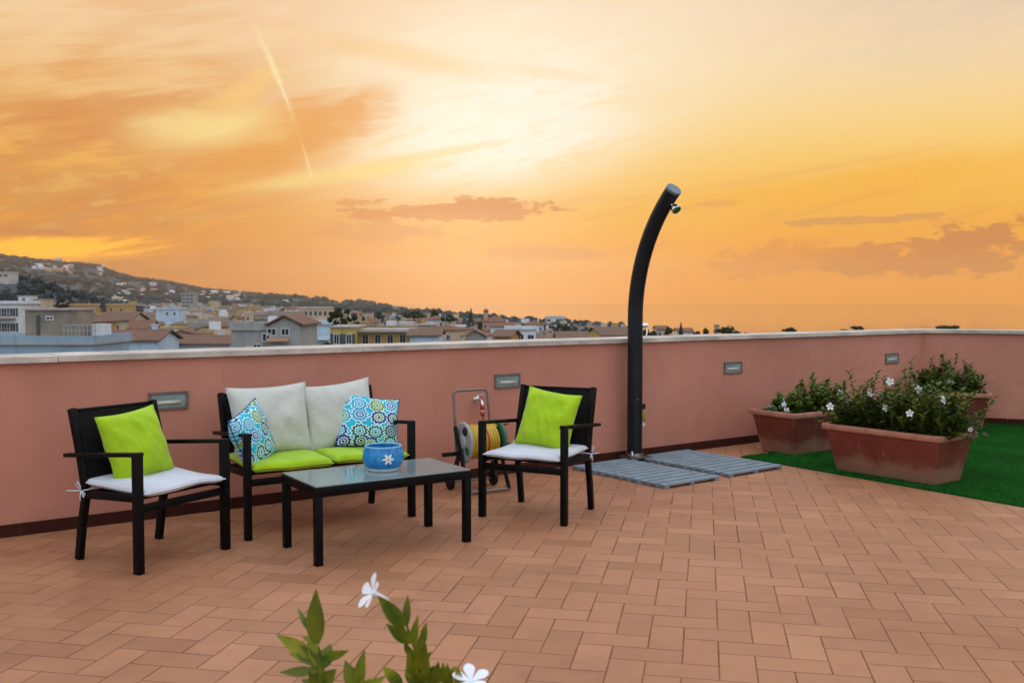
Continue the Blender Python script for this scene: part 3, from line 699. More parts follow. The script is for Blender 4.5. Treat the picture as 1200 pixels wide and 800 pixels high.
house('tall white hotel block rising above the umbrella pine', 640, 662, 372, 520, 'wall_white', depth=12, rows=3, cols=4, win=(1.6, 1.5), name='hotel', cat='building')
def x_turret(e, W, D, Hh):
    MB().box((-W * 0.36, 0, Hh + 1.2), (1.6, 1.6, 4.5)).build('turret', 'wall_pink', e); 
    t_ = MB(); hip(t_, 1.6, 1.6, Hh + 3.5, 1.0, 0.2); t_.build('turret_roof', 'roof_tiles', e).location = (-W * 0.36, 0, 0)
house('pink villa with a small turret on the skyline', 565, 594, 377, 330, 'wall_pink', 'hip', 1.8, 10, rows=2, cols=4, extra=x_turret, name='villa', cat='villa')
house('white villa with a dome-like hipped roof left of the hotel', 616, 637, 381, 360, 'wall_white', 'hip', 1.6, 9, rows=1, cols=3, name='villa', cat='villa')['label'] = 'white villa with a hipped roof beside the tall hotel block'
house('wide tan apartment block with flat roof above the grey-green house', 297, 346, 369, 240, 'wall_tan', depth=10, rows=3, cols=5, name='apartment_building', cat='building')
house('square cream house with flat roof behind the wide tan block', 287, 302, 368, 330, 'wall_cream', depth=8, rows=2, cols=2)
house('pale grey tower block standing alone under the hill', 213, 227, 344, 820, 'wall_grey', depth=12, rows=4, cols=3, win=(1.6, 1.6), name='tower_block', cat='building')
house('pale block of flats with dark windows on the wooded knoll', -8, 11, 320, 590, 'wall_far', depth=12, rows=4, cols=3, win=(1.5, 1.7), name='apartment_building', cat='building')
house('small white belfry-like tower behind the concrete stair tower', 22, 35, 347, 300, 'wall_white', depth=5, rows=1, cols=1, name='tower', cat='tower', win=(1.0, 1.8))
house('shabby white block with shaded balconies standing beyond the concrete stair tower', -40, 20, 357, 190, 'wall_white', depth=9, rows=3, cols=6, win=(1.2, 1.7), extra=x_floors(3, 'wall_tan'), name='apartment_building', cat='building')
house('narrow pale house rising behind the concrete stair tower', 40, 52, 351, 300, 'wall_cream', depth=6, rows=1, cols=1)
house('brownish house beside the knoll wood', 58, 70, 353, 320, 'wall_tan', depth=6, rows=1, cols=1)
house('ochre block with flat roof under the knoll wood', 78, 104, 358, 330, 'wall_ochre', depth=9, rows=2, cols=3)
house('ochre cube house with one square window below the hill', 125, 148, 358, 340, 'wall_ochre', depth=9, rows=1, cols=2)
house('long pale blue shed roofed building in mid town', 183, 209, 363, 380, 'wall_blue', depth=9, rows=1, cols=3)
house('cream apartment building with arcaded top floor', 350, 384, 362, 330, 'wall_cream', depth=10, rows=3, cols=6, win=(1.2, 1.7), sh=False, name='apartment_building', cat='building')
house('ivory villa under the umbrella pines on the skyline', 500, 520, 375, 330, 'wall_white', 'hip', 1.4, 9, rows=1, cols=3, name='villa', cat='villa')
house('tan flat-roofed house below the umbrella pines', 490, 510, 381, 220, 'wall_tan', 'flat', None, 8, rows=1, cols=3)
house('white cottage under trees beyond the shower', 795, 812, 389, 260, 'wall_white', 'gable', 0.9, 7, rows=1, cols=2)
house('square pale tower among the trees beyond the shower', 839, 843, 381, 330, 'wall_tan', depth=3, rows=1, cols=1, name='tower', cat='tower', win=(0.6, 1.0))
house('pale house half hidden by trees next to the shower post', 770, 783, 386, 300, 'wall_cream', 'gable', 1.0, 7, rows=1, cols=2)

# the rest of the town, scattered back to the foot of the hills
SKYL = [(60, 356), (150, 352), (250, 353), (340, 360), (430, 367), (480, 371), (540, 374), (600, 379), (760, 387)]
KINDS = [('wall_white', 'white'), ('wall_cream', 'cream'), ('wall_ochre', 'ochre'), ('wall_pink', 'pink'), ('wall_tan', 'tan'), ('wall_blue', 'pale blue'), ('wall_yellow', 'yellow'), ('wall_grey', 'grey')]
WGT = [5, 6, 3, 2, 4, 2, 2, 2]
cnt = 0; tries = 0; near = list(near)
def clutter(Y, rf):
    def fn(e, W, D, Hh):
        if Y > 620: return
        top = Hh + (0.3 if rf == 'flat' else 0.5)
        if rf == 'flat' and rnd.random() < 0.55:
            w2 = W * rnd.uniform(0.3, 0.5); MB().box((rnd.uniform(-0.2, 0.2) * W, 0.5, top + 1.0), (w2, D * 0.45, 2.4)).build('roof_room', rnd.choice(('wall_cream', 'wall_white', 'wall_tan')), e)
        if rnd.random() < 0.7:
            ax = rnd.uniform(-0.35, 0.35) * W; an_ = MB().tube([(ax, 0, top - 0.3), (ax, 0, top + 3.0)], 0.05, 5)
            for q in range(3): an_.tube([(ax - 0.6 + q * 0.1, 0, top + 2.2 + q * 0.35), (ax + 0.6 - q * 0.1, 0, top + 2.2 + q * 0.35)], 0.035, 4)
            an_.build('aerial', 'rail', e)
        if rnd.random() < 0.4:
            MB().box((0, -D / 2 - 0.6, Hh - 2.9), (W * 0.7, 1.2, 0.16)).build('balcony', 'roof_flat', e)
            rl = MB(); n2 = max(3, int(W * 0.7 / 0.8))
            for i in range(n2): rl.box((-W * 0.34 + W * 0.68 * i / (n2 - 1), -D / 2 - 1.15, Hh - 2.35), (0.06, 0.06, 0.95))
            rl.box((0, -D / 2 - 1.15, Hh - 1.85), (W * 0.7, 0.09, 0.09)); rl.build('balcony_rail', 'rail', e)
        if rnd.random() < 0.25: MB().box((rnd.uniform(-0.3, 0.3) * W, -D / 2 - 0.5, Hh - 1.9 + 0.9), (1.8, 1.0, 0.08), Euler((R(18), 0, 0)).to_matrix()).build('awning', 'awning', e)
    return fn
while cnt < 330 and tries < 36000:
    tries += 1
    Y = 200 + 880 * rnd.random() ** 1.2; px = rnd.uniform(60, 735) if tries % 2 else rnd.uniform(400, 735)
    if Y > lerp(COAST, px) - 60 or (px < 150 and 450 < Y < 760) or (px < 75 and Y < 700): continue
    Wm = rnd.uniform(5, 9.5); hwpx = Wm / 2 / Y * F
    if any(abs(px - q) < (hwpx + h) * 0.7 and abs(Y - y_) < 20 for q, h, y_ in placed): continue
    X = (px - 600) / F * Y; hh_ = rnd.choice((4.5, 5, 6, 6.5, 7, 9, 10)) * (0.8 if px > 430 else 1); ytop = HOR - (zg(X, Y) + hh_ - EYE) / Y * F
    if ytop < lerp(SKYL, px) + (0 if Y > 420 else 8) or (Y < 260 and ytop < 380): continue
    if any(abs(px - q) < hwpx + h and Y < y_ and ytop < t_ + 5 for q, h, y_, t_ in near): continue
    mt, cn = rnd.choices(KINDS, WGT)[0]; rf = rnd.choice(('flat', 'flat', 'flat', 'flat', 'gable', 'hip', 'gable_front'))
    rn = 'flat roof' if rf == 'flat' else ('hipped brown roof' if rf == 'hip' else 'gabled brown roof')
    far = 'in the middle of the town' if Y < 480 else 'far off below the hills'
    lb = f'{cn} house with {rn} {far}'
    house(lb, px - hwpx, px + hwpx, ytop, Y, mt, rf, None, None, rnd.choice((0, -18, 15, -30, 28, 8)), group=f'{cn} houses with {rn} {far}', rows=(2 if Y < 500 else (1 if Y < 750 else 0)), cols=max(2, int(Wm / 3.4)), sidew=Y < 400, extra=clutter(Y, rf))
    cnt += 1
# houses dotted over the hillside, a few pixels each
hm = {}
for k, mt in enumerate(('wall_white', 'wall_far', 'wall_cream', 'wall_pink')):
    mb = MB(); mb.box((0, 0, 0), (1, 1, 1)); gable(mb, 1, 1, 0.5, 0.28, 0.03, 0.03)
    hm[k] = mb.mesh('hillside_house', mt)
for k in range(95):
    clusters = [(50, 315, 14, 3), (75, 316, 14, 3), (120, 318, 10, 4), (165, 344, 25, 6), (250, 346, 26, 5), (285, 350, 22, 4), (150, 350, 30, 4), (330, 357, 30, 3), (200, 338, 60, 8), (210, 352, 90, 5)]
    c = clusters[k % 10]; px = c[0] + rnd.gauss(0, c[2] * 0.6); py = c[1] + rnd.gauss(0, c[3] * 0.7)
    # walk out along the sight line until it meets the slope
    Y = 1100; hit = None
    while Y < RY - 50:
        P = at_depth(px, py, Y)
        if P.z < zg(P.x, P.y): hit = P; break
        Y += 15
    if not hit: continue
    ks = Y / 2600; sx, sy, sz = ks * rnd.uniform(9, 19), ks * rnd.uniform(8, 12), ks * rnd.uniform(6, 10)
    q = (k % 4); cn = ('white', 'grey-white', 'cream', 'pinkish')[q]
    o = link('hillside_house', hm[q], None, (hit.x, hit.y, hit.z + sz * 0.25), (0, 0, rnd.uniform(-0.4, 0.4)), (sx, sy, sz))
    tag(o, f'tiny {cn} house dotted on the hazy hillside', 'house', f'{cn} houses on the hillside')
P = at_depth(68, 309, RY - 20)
tag(link('hilltop_tower', hm[1], None, (P.x, P.y, zg(P.x, P.y) + 12), None, (32, 26, 34)), 'square building standing on the crest of the hill', 'building')

# ------------------------------------------------------------------ trees
def scatter(mb, n_, fn, size):
    for _ in range(n_):
        p = fn(); s = size * rnd.uniform(0.6, 1.4)
        a = Vector((rnd.gauss(0, 1), rnd.gauss(0, 1), rnd.gauss(0, 1))).normalized(); b = a.orthogonal().normalized()
        b = Matrix.Rotation(rnd.uniform(0, 6.3), 3, a) @ b; c = a.cross(b)
        p = Vector(p); mb.poly([p - b * s, p + c * s * 0.55, p + b * s, p - c * s * 0.55], [(0, 1, 2, 3)])
def clumps(n_, fn, rr):
    cs = [(Vector(fn()), rr * rnd.uniform(0.6, 1.3)) for _ in range(n_)]
    def pick():
        c, r_ = rnd.choice(cs); d = Vector((rnd.gauss(0, 1), rnd.gauss(0, 1), rnd.gauss(0, 1))).normalized()
        return c + d * r_ * rnd.uniform(0.55, 1.0)
    return pick
def ell(rx, rz, z0, top=True):
    def f():
        while True:
            x, y, z = rnd.uniform(-1, 1), rnd.uniform(-1, 1), rnd.uniform(-1, 1)
            if x * x + y * y + z * z < 1: return (x * rx, y * rx, z0 + (abs(z) if top else z) * rz)
    return f
crowns = {}
for v in range(4):     # crowns are one unit across and one unit tall
    mb = MB(); scatter(mb, 1300, clumps(22, ell(0.36, 0.34, 0.5, False), 0.15), 0.062); crowns['round', v] = mb.mesh('crown', 'leaf_tree')
    mb = MB(); scatter(mb, 1600, clumps(30, ell(0.42, 0.62, 0.16), 0.12), 0.055); crowns['pine', v] = mb.mesh('crown', 'leaf_pine')
    mb = MB()
    def cone():
        z = rnd.random() ** 1.3; a = rnd.uniform(0, 6.3); r_ = 0.5 * (1 - z) ** 0.9 * (0.75 + 0.25 * math.sin(z * 42)) * rnd.uniform(0.5, 1)
        return (r_ * math.cos(a), r_ * math.sin(a), z)
    scatter(mb, 1300, cone, 0.062); crowns['conifer', v] = mb.mesh('crown', 'leaf_pine')
    mb = MB(); scatter(mb, 1500, clumps(34, ell(0.44, 0.42, 0.5, False), 0.08), 0.050); crowns['open', v] = mb.mesh('crown', 'leaf_dark')
    mb = MB()
    for k in range(26):
        a = rnd.uniform(0, 6.3); up = rnd.uniform(-0.2, 0.9); pts = []
        for q in range(6):
            s = q / 5; pts.append(Vector((math.cos(a) * 0.5 * s, math.sin(a) * 0.5 * s, 0.45 + up * 0.5 * s - 0.55 * s * s)))
        sd_ = Vector((-math.sin(a), math.cos(a), 0))
        for q in range(5):
            w1, w2 = 0.05 * math.sin(math.pi * (q / 5 + 0.08)), 0.05 * math.sin(math.pi * min(1, (q + 1) / 5 + 0.02))
            mb.poly([pts[q] - sd_ * w1, pts[q] + sd_ * w1, pts[q + 1] + sd_ * w2, pts[q + 1] - sd_ * w2], [(0, 1, 2, 3)])
    crowns['palm', v] = mb.mesh('crown', 'leaf_pine')
def trunk_mesh(open_):
    mb = MB(); mb.tube([(0, 0, -0.1), (0.02, 0.01, 0.35), (-0.01, 0.02, 0.7), (0.01, 0, 1.0)], [0.022, 0.018, 0.015, 0.01], 7)
    for k in range(7 if open_ else 5):
        a = k * 2.4; z = 0.55 + 0.06 * k
        mb.tube([(0, 0, z), (0.05 * math.cos(a), 0.05 * math.sin(a), z + 0.13), (0.11 * math.cos(a), 0.11 * math.sin(a), z + 0.24)], [0.011, 0.008, 0.004], 5)
    return mb.mesh('trunk', 'bark')
trunks = [trunk_mesh(False), trunk_mesh(True)]
def tree(kind, label, px, ytop, Y, wpx, hpx, group=None, name='tree'):
    X = (px - 600) / F * Y; z0 = zg(X, Y); zt = EYE - (ytop - HOR) / F * Y; W = wpx / F * Y; Hc = hpx / F * Y
    Ht = max(zt - z0, Hc * 1.05)
    e = empty(name, (X, Y, z0), rnd.uniform(0, 6.3), label, 'tree', group)
    tw = max(1.2, min(Ht * 0.6, W * 0.9)) / 0.9
    link('trunk', trunks[kind == 'open'], e, (0, 0, 0), None, (tw if kind != 'palm' else Ht * 0.8, tw if kind != 'palm' else Ht * 0.8, max(0.5, Ht - Hc * (0.55 if kind != 'pine' else 0.4))))
    link('crown', crowns[kind, rnd.randrange(4)], e, (0, 0, Ht - Hc), None, (W, W, Hc))
    return e
tree('open', 'dark open-crowned tree rising above the yellow house', 402, 359, 150, 40, 30)
tree('open', 'russet bushy tree beside the ochre block below the knoll', 74, 347, 300, 17, 18)
tree('pine', 'blue-green rounded pine standing at the foot of the hill spur', 444, 360, 420, 17, 18, name='pine_tree')
tree('pine', 'broad umbrella pine on the skyline above the ivory villa', 486, 362, 340, 32, 12, name='umbrella_pine')
tree('round', 'small dense tree topping the skyline between the umbrella pines', 509, 362, 340, 11, 14)
tree('pine', 'umbrella pine on the skyline between the ivory villa and the pointed tree', 527, 366, 330, 24, 12, name='umbrella_pine')
tree('conifer', 'tall pointed evergreen next to the pink villa', 552, 362, 310, 13, 27, name='conifer')
tree('round', 'dark bushy tree in front of the pink villa', 562, 376, 240, 10, 14)
tree('pine', 'big dark umbrella pine in front of the white hotel', 656, 377, 300, 31, 12, name='umbrella_pine')
tree('pine', 'umbrella pine behind the white villa by the hotel', 622, 375, 380, 24, 9, name='umbrella_pine')
for q, yt in ((699, 380), (705, 379), (713, 379), (725, 379), (731, 381)):
    tree('palm', 'palm on the skyline beside the shower post', q, yt, 330, 11, 9, 'palms by the shower post', 'palm_tree')
tree('conifer', 'dark pointed fir beyond the shower', 798, 378, 250, 9, 18, name='conifer')
for q, yt, wd in ((758, 383, 12), (766, 386, 12), (783, 381, 12), (808, 385, 14), (818, 387, 12), (827, 383, 9)):
    tree('round', 'bushy green tree on the skyline between the shower and the fir', q, yt, 280 + rnd.uniform(-20, 20), wd, 14, 'bushy trees past the shower')
tree('pine', 'wide umbrella pine beside the small pale tower', 853, 380, 300, 32, 13, name='umbrella_pine')
tree('round', 'low bush past the wide umbrella pine', 874, 388, 300, 6, 8)
tree('pine', 'small umbrella pine with a bare trunk above the coping', 926, 382, 300, 20, 8, name='umbrella_pine')
tree('round', 'low bush at the foot of the small bare-trunked pine', 913, 389, 290, 6, 7)
tree('pine', 'flat low pine crown showing just over the coping', 959, 386, 300, 13, 7, name='umbrella_pine')
tree('pine', 'lower of a pair of umbrella pines over the coping', 989, 384, 290, 18, 9, name='umbrella_pine')
tree('pine', 'taller of a pair of umbrella pines over the coping', 1004, 380, 300, 18, 8, name='umbrella_pine')
tree('pine', 'broad dark umbrella pine over the short end wall', 1111, 378, 260, 38, 14, name='umbrella_pine')
tree('round', 'low treetop over the corner of the parapet', 1074, 388, 280, 12, 6)
tree('round', 'low treetop past the broad pine over the end wall', 1165, 388, 270, 12, 6)
k = 0; tries = 0
while k < 210 and tries < 9000:
    tries += 1
    Y = 140 + 700 * rnd.random() ** 1.3; px = rnd.uniform(75, 745)
    if Y > lerp(COAST, px) - 40 or any(abs(px - q) < h + 3 and y_ + 2 > Y - 2 and abs(Y - y_) < 14 for q, h, y_ in placed): continue
    X = (px - 600) / F * Y; hh_ = rnd.uniform(4.5, 8.5); z0 = zg(X, Y); yt = HOR - (z0 + hh_ - EYE) / Y * F
    if yt < lerp(SKYL, px) or any(abs(px - q) < h + 5 and Y < y_ and yt < t_ + 6 for q, h, y_, t_ in near): continue
    kd = rnd.choice(('round', 'round', 'pine', 'conifer')) if Y > 200 else 'round'
    wd = rnd.uniform(4, 7) * (0.5 if kd == 'conifer' else 1) / Y * F; hc = hh_ * (0.9 if kd == 'conifer' else (0.55 if kd == 'pine' else 0.8)) / Y * F
    tree(kd, {'round': 'bushy garden tree between the houses of the town', 'pine': 'small pine between the houses of the town', 'conifer': 'slim pointed evergreen between the houses of the town'}[kd], px, yt, Y, wd, hc, {'round': 'bushy trees in the town', 'pine': 'small pines in the town', 'conifer': 'pointed evergreens in the town'}[kd])
    k += 1
# woods on the hills: uncountable crowns as one mass
ico = bmesh.new(); bmesh.ops.create_icosphere(ico, subdivisions=1, radius=1)
iv = [v.co.copy() for v in ico.verts]; fi = [[v.index for v in f.verts] for f in ico.faces]; ico.free()
def crown_blob(mb, P, sx, sz):
    off = rnd.random() * 50
    mb.poly([(P[0] + v.x * sx * (1 + 0.5 * noise.noise(v * 1.7 + Vector((off, 0, 0)))), P[1] + v.y * sx, P[2] + v.z * sz * (1 + 0.5 * noise.noise(v * 1.7 + Vector((0, off, 0))))) for v in iv], fi)
mb = MB()
for _ in range(6500):
    Y = 1150 + (RY - 1050) * rnd.random(); px = rnd.uniform(-260, 455); X = (px - 600) / F * Y
    if noise.noise(Vector((X / 110, Y / 110, 4))) < -0.12 and Y < RY - 200: continue
    s = rnd.uniform(5, 12) * (0.7 + Y / 6000); crown_blob(mb, (X, Y, zg(X, Y) + s * 0.25), s, s * 0.7)
for _ in range(800):
    px = rnd.uniform(330, 740); Y = rnd.uniform(420, max(440, min(2400, lerp(COAST, px) - 10))); X = (px - 600) / F * Y; s = rnd.uniform(1.6, 3.6)
    crown_blob(mb, (X, Y, zg(X, Y) + s * 0.5), s, s * 0.9)
for _ in range(420):
    px = rnd.uniform(-260, 470); Y = RY + rnd.uniform(-30, 30); X = (px - 600) / F * Y; s = rnd.uniform(5, 16)
    crown_blob(mb, (X, Y, zg(X, Y) + s * 0.4), s, s * 0.9)
tag(mb.build('hillside_wood', 'wood_mass'), 'hazy woods covering the far hills', 'wood', None, 'stuff')
mb = MB()
for _ in range(1300):
    X = rnd.uniform(-620, -235); Y = 600 + rnd.gauss(0, 55)
    if -324 < X < -302 and Y < 596: continue
    s = rnd.uniform(2.0, 4.6); P = (X, Y, zg(X, Y) + s * 0.5)
    scatter(mb, 26, clumps(3, lambda P=P, s=s: (P[0] + rnd.uniform(-1, 1) * s * 0.5, P[1] + rnd.uniform(-1, 1) * s * 0.5, P[2] + rnd.uniform(-0.5, 0.6) * s), s * 0.5), 0.9)
    crown_blob(mb, P, s * 0.7, s * 0.7)
tag(mb.build('knoll_wood', 'wood_mass'), 'dark evergreen wood covering the knoll by the flats', 'wood', None, 'stuff')

# ------------------------------------------------------------------ duckboards and shower
BA = R(37.5); bd = Vector((math.cos(BA), math.sin(BA), 0)); bn = Vector((math.sin(BA), -math.cos(BA), 0))
def board(back_mid, L, n_, label):
    pitch = 0.0985
    e = empty('duckboard', back_mid, BA, label, 'duckboard', 'wooden duckboards under the shower')
    for k in range(n_):
        y = -(0.05 + pitch * k)
        MB().box((rnd.uniform(-0.004, 0.004), y, 0.026), (L, 0.070, 0.018), Euler((rnd.gauss(0, 0.006), 0, rnd.gauss(0, 0.003))).to_matrix(), 0.005).build('slat', 'deck_wood', e)
    for x in (-0.36, 0, 0.36): MB().box((x * L / 0.8, -n_ * pitch / 2, 0.009), (0.045, n_ * pitch - 0.03, 0.0165), None, 0.003).build('batten', 'deck_wood', e)
board(Vector((0.735, 8.115, 0)), 0.62, 11, 'grey wooden duckboard whose inner corner lies under the shower base plate')
board(Vector((1.345, 8.60, 0)), 0.68, 11, 'grey wooden duckboard lying next to the green turf')
SH = Vector((1.075, 8.335, 0))
e = empty('shower', SH, 0, 'tall black curved solar shower column on the duckboards', 'shower')
od = -WN
pts = [Vector((0, 0, 0.042)), Vector((0, 0, 0.7)), Vector((0, 0, 1.255))]; Rr = 1.473
for k in range(1, 15):
    th = R(46.5) * k / 14; pts.append(od * (Rr * (1 - math.cos(th))) + Vector((0, 0, 1.255 + Rr * math.sin(th))))
MB().tube(pts, 0.066, 28).build('column', 'shower_black', e, 40)
tdir = (pts[-1] - pts[-2]).normalized()
MB().tube([pts[-1] - tdir * 0.012, pts[-1] + tdir * 0.010], [0.068, 0.066], 28).build('end_cap', 'shower_cap', e, 40)
hp = pts[-1] - tdir * 0.10 + (od * math.cos(R(46)) - Vector((0, 0, math.sin(R(46))))).normalized() * 0.06
hd = (od * 0.75 - Vector((0, 0, 0.65))).normalized()
MB().tube([hp - hd * 0.01, hp + hd * 0.035], 0.013, 12).tube([hp + hd * 0.03, hp + hd * 0.05, hp + hd * 0.085, hp + hd * 0.09], [0.016, 0.036, 0.042, 0.038], 20).build('shower_head', 'chrome', e, 40)
sd_ = (WD * 0.8 - WN * 0.6).normalized(); lp = sd_ * 0.062 + Vector((0, 0, 1.19))
lv = e_lv = MB().tube([lp - sd_ * 0.01, lp + sd_ * 0.045], 0.022, 16)
lv.tube([lp + sd_ * 0.035 + Vector((0, 0, 0.005)), lp + sd_ * 0.05 - WD * 0.015 + Vector((0, 0, -0.055)), lp + sd_ * 0.055 - WD * 0.03 + Vector((0, 0, -0.095))], [0.010, 0.009, 0.007], 10)
lv.build('lever', 'chrome', e, 40)
MB().box((0, 0, 0.0395), (0.24, 0.20, 0.010), Matrix.Rotation(BA, 3, 'Z'), 0.003).lathe([(0.0, 0.078), (0.078, 0.078), (0.084, 0.050), (0.10, 0.0455)], 28).build('base_plate', 'steel', e, 40)
for q in ((-0.08, -0.07), (0.08, -0.07), (0.08, 0.07), (-0.08, 0.07)):
    v = Matrix.Rotation(BA, 3, 'Z') @ Vector((*q, 0)); MB().tube([v + Vector((0, 0, 0.042)), v + Vector((0, 0, 0.062))], 0.010, 8).build('bolt', 'steel', e)
MB().tube([Vector((-0.03, -0.09, 0.043)), Vector((-0.035, -0.085, 0.10))], 0.012, 10).build('drain_tap', 'chrome', e)
for z in (0.55,): MB().tube([od * 0.06 - WD * 0.025 + Vector((0, 0, z)), od * 0.068 - WD * 0.027 + Vector((0, 0, z))], 0.008, 10).build('screw', 'steel', e)
fp = WD * 0.112 + Vector((0, 0, 0)) + WN * 0.02
ft = tag(link('foot_tap', None, None, SH + fp), 'small amber bottle with black cap hung behind the shower column', 'bottle')
ft.name = 'hanging_bottle'
MB().lathe([(0, 0.335), (0.026, 0.335), (0.028, 0.35), (0.028, 0.44), (0.018, 0.455), (0, 0.455)], 16).build('body', 'amber', ft, 50)
MB().lathe([(0, 0.452), (0.024, 0.452), (0.024, 0.495), (0, 0.498)], 16).build('cap', 'plastic_black', ft, 50)
MB().lathe([(0, 0.298), (0.020, 0.298), (0.024, 0.336), (0, 0.337)], 16).build('nozzle', 'plastic_white', ft, 50)
MB().bar((0, 0, 0.40), tuple(-fp + Vector((0, 0, 0.40)) - WD * -0.05), 0.012, 0.03).build('bracket', 'plastic_black', ft)

# ------------------------------------------------------------------ seating
def frame_seat(e, hw, hr, mid=False):
    """welded tube seat: hw half width at the front legs, hr at the rear posts"""
    for s in (-1, 1):
        mb = MB(); mb.box((s * hw, -0.25, 0.3125), (0.040, 0.046, 0.625), None, 0.004); mb.build('leg', 'black_metal', e, 40)
        MB().bar((s * (hw - 0.003), -0.272, 0.618), (s * (hw - 0.003), 0.335, 0.568), 0.044, 0.022, bev=0.005).build('armrest', 'black_metal', e, 40)
        mb = MB(); p = [(s * hr, 0.275, 0.0), (s * hr, 0.245, 0.19), (s * hr, 0.205, 0.37), (s * hr, 0.245, 0.56), (s * hr, 0.315, 0.815)]
        for a, b in zip(p, p[1:]):
            d = (Vector(b) - Vector(a)).normalized() * 0.004; mb.bar(Vector(a) - (d if a[2] > 0 else d * 0), Vector(b) + d, 0.034, 0.042, (0, 1, 0), 0.004)
        mb.build('leg', 'black_metal', e, 40)
        MB().bar((s * (hw - 0.02), -0.24, 0.385), (s * (hr + 0.004), 0.215, 0.362), 0.026, 0.040, bev=0.003).build('side_rail', 'black_metal', e, 40)
    MB().box((0, -0.25, 0.335), (2 * hw - 0.02, 0.024, 0.040), None, 0.003).build('front_rail', 'black_metal', e, 40)
    MB().box((0, 0.225, 0.345), (2 * hr - 0.02, 0.024, 0.036), None, 0.003).build('rear_rail', 'black_metal', e, 40)
    # woven seat and back
    def sheet(prof, half, th=0.005):
        mb = MB(); n_ = len(prof); vs = []
        for o in (0, 1):
            for x in (-half, half):
                for i, (y, z) in enumerate(prof):
                    a, b = prof[max(0, i - 1)], prof[min(n_ - 1, i + 1)]; d = Vector((0, b[0] - a[0], b[1] - a[1])).normalized(); nn = Vector((0, -d.z, d.y))
                    vs.append(Vector((x, y, z)) + nn * th * o)
        f = []
        for o in (0, 1):
            for i in range(n_ - 1): f.append((o * 2 * n_ + i, o * 2 * n_ + i + 1, o * 2 * n_ + n_ + i + 1, o * 2 * n_ + n_ + i))
        for i in range(n_ - 1):
            for c in (0, n_): f.append((c + i, c + i + 1, 2 * n_ + c + i + 1, 2 * n_ + c + i))
        f += [(0, n_, 3 * n_, 2 * n_), (n_ - 1, 2 * n_ - 1, 4 * n_ - 1, 3 * n_ - 1)]
        return mb.poly(vs, f)
    sheet([(-0.245, 0.392), (-0.22, 0.402), (0.0, 0.388), (0.19, 0.380)], hr + 0.005).build('seat_sling', 'black_mesh', e)
    MB().tube([(-hr - 0.01, -0.245, 0.392), (hr + 0.01, -0.245, 0.392)], 0.012, 10).build('seat_bar', 'black_metal', e, True)
    sheet([(0.200, 0.40), (0.238, 0.56), (0.275, 0.69), (0.308, 0.80)], hr - 0.012).build('back_sling', 'black_mesh', e)
    MB().tube([(-hr, 0.310, 0.806), (hr, 0.310, 0.806)], 0.010, 10).build('top_rail', 'black_metal', e, True)
    if mid:
        MB().box((0, 0.0, 0.345), (0.03, 0.46, 0.034), None, 0.003).build('cross_rail', 'black_metal', e, 40)
        MB().tube([(0, 0.212, 0.36), (0, 0.25, 0.56), (0, 0.318, 0.80)], 0.012, 8).build('back_post', 'black_metal', e)
CL = Vector((-1.985, 5.235, 0)); CLr = R(59.5)
chair_a = empty('armchair', CL, CLr, 'black metal armchair facing the hose reel, lime pillow tilted on its white seat pad', 'armchair', 'pair of black armchairs')
frame_seat(chair_a, 0.29, 0.262)
CR = Vector((0.178, 6.275, 0)); CRr = R(-26.5)
chair_b = copy_tree(chair_a); chair_b.location = CR; chair_b.rotation_euler = (0, 0, CRr)
chair_b['label'] = 'black metal armchair in front of the hose reel, beside the shower duckboards'
SO = Vector((-1.245, 6.075, 0)); SOr = R(34.8)
bench = empty('garden_bench', SO, SOr, 'black metal two-seat garden bench with lime seat pads against the wall', 'bench')
frame_seat(bench, 0.545, 0.515, True)

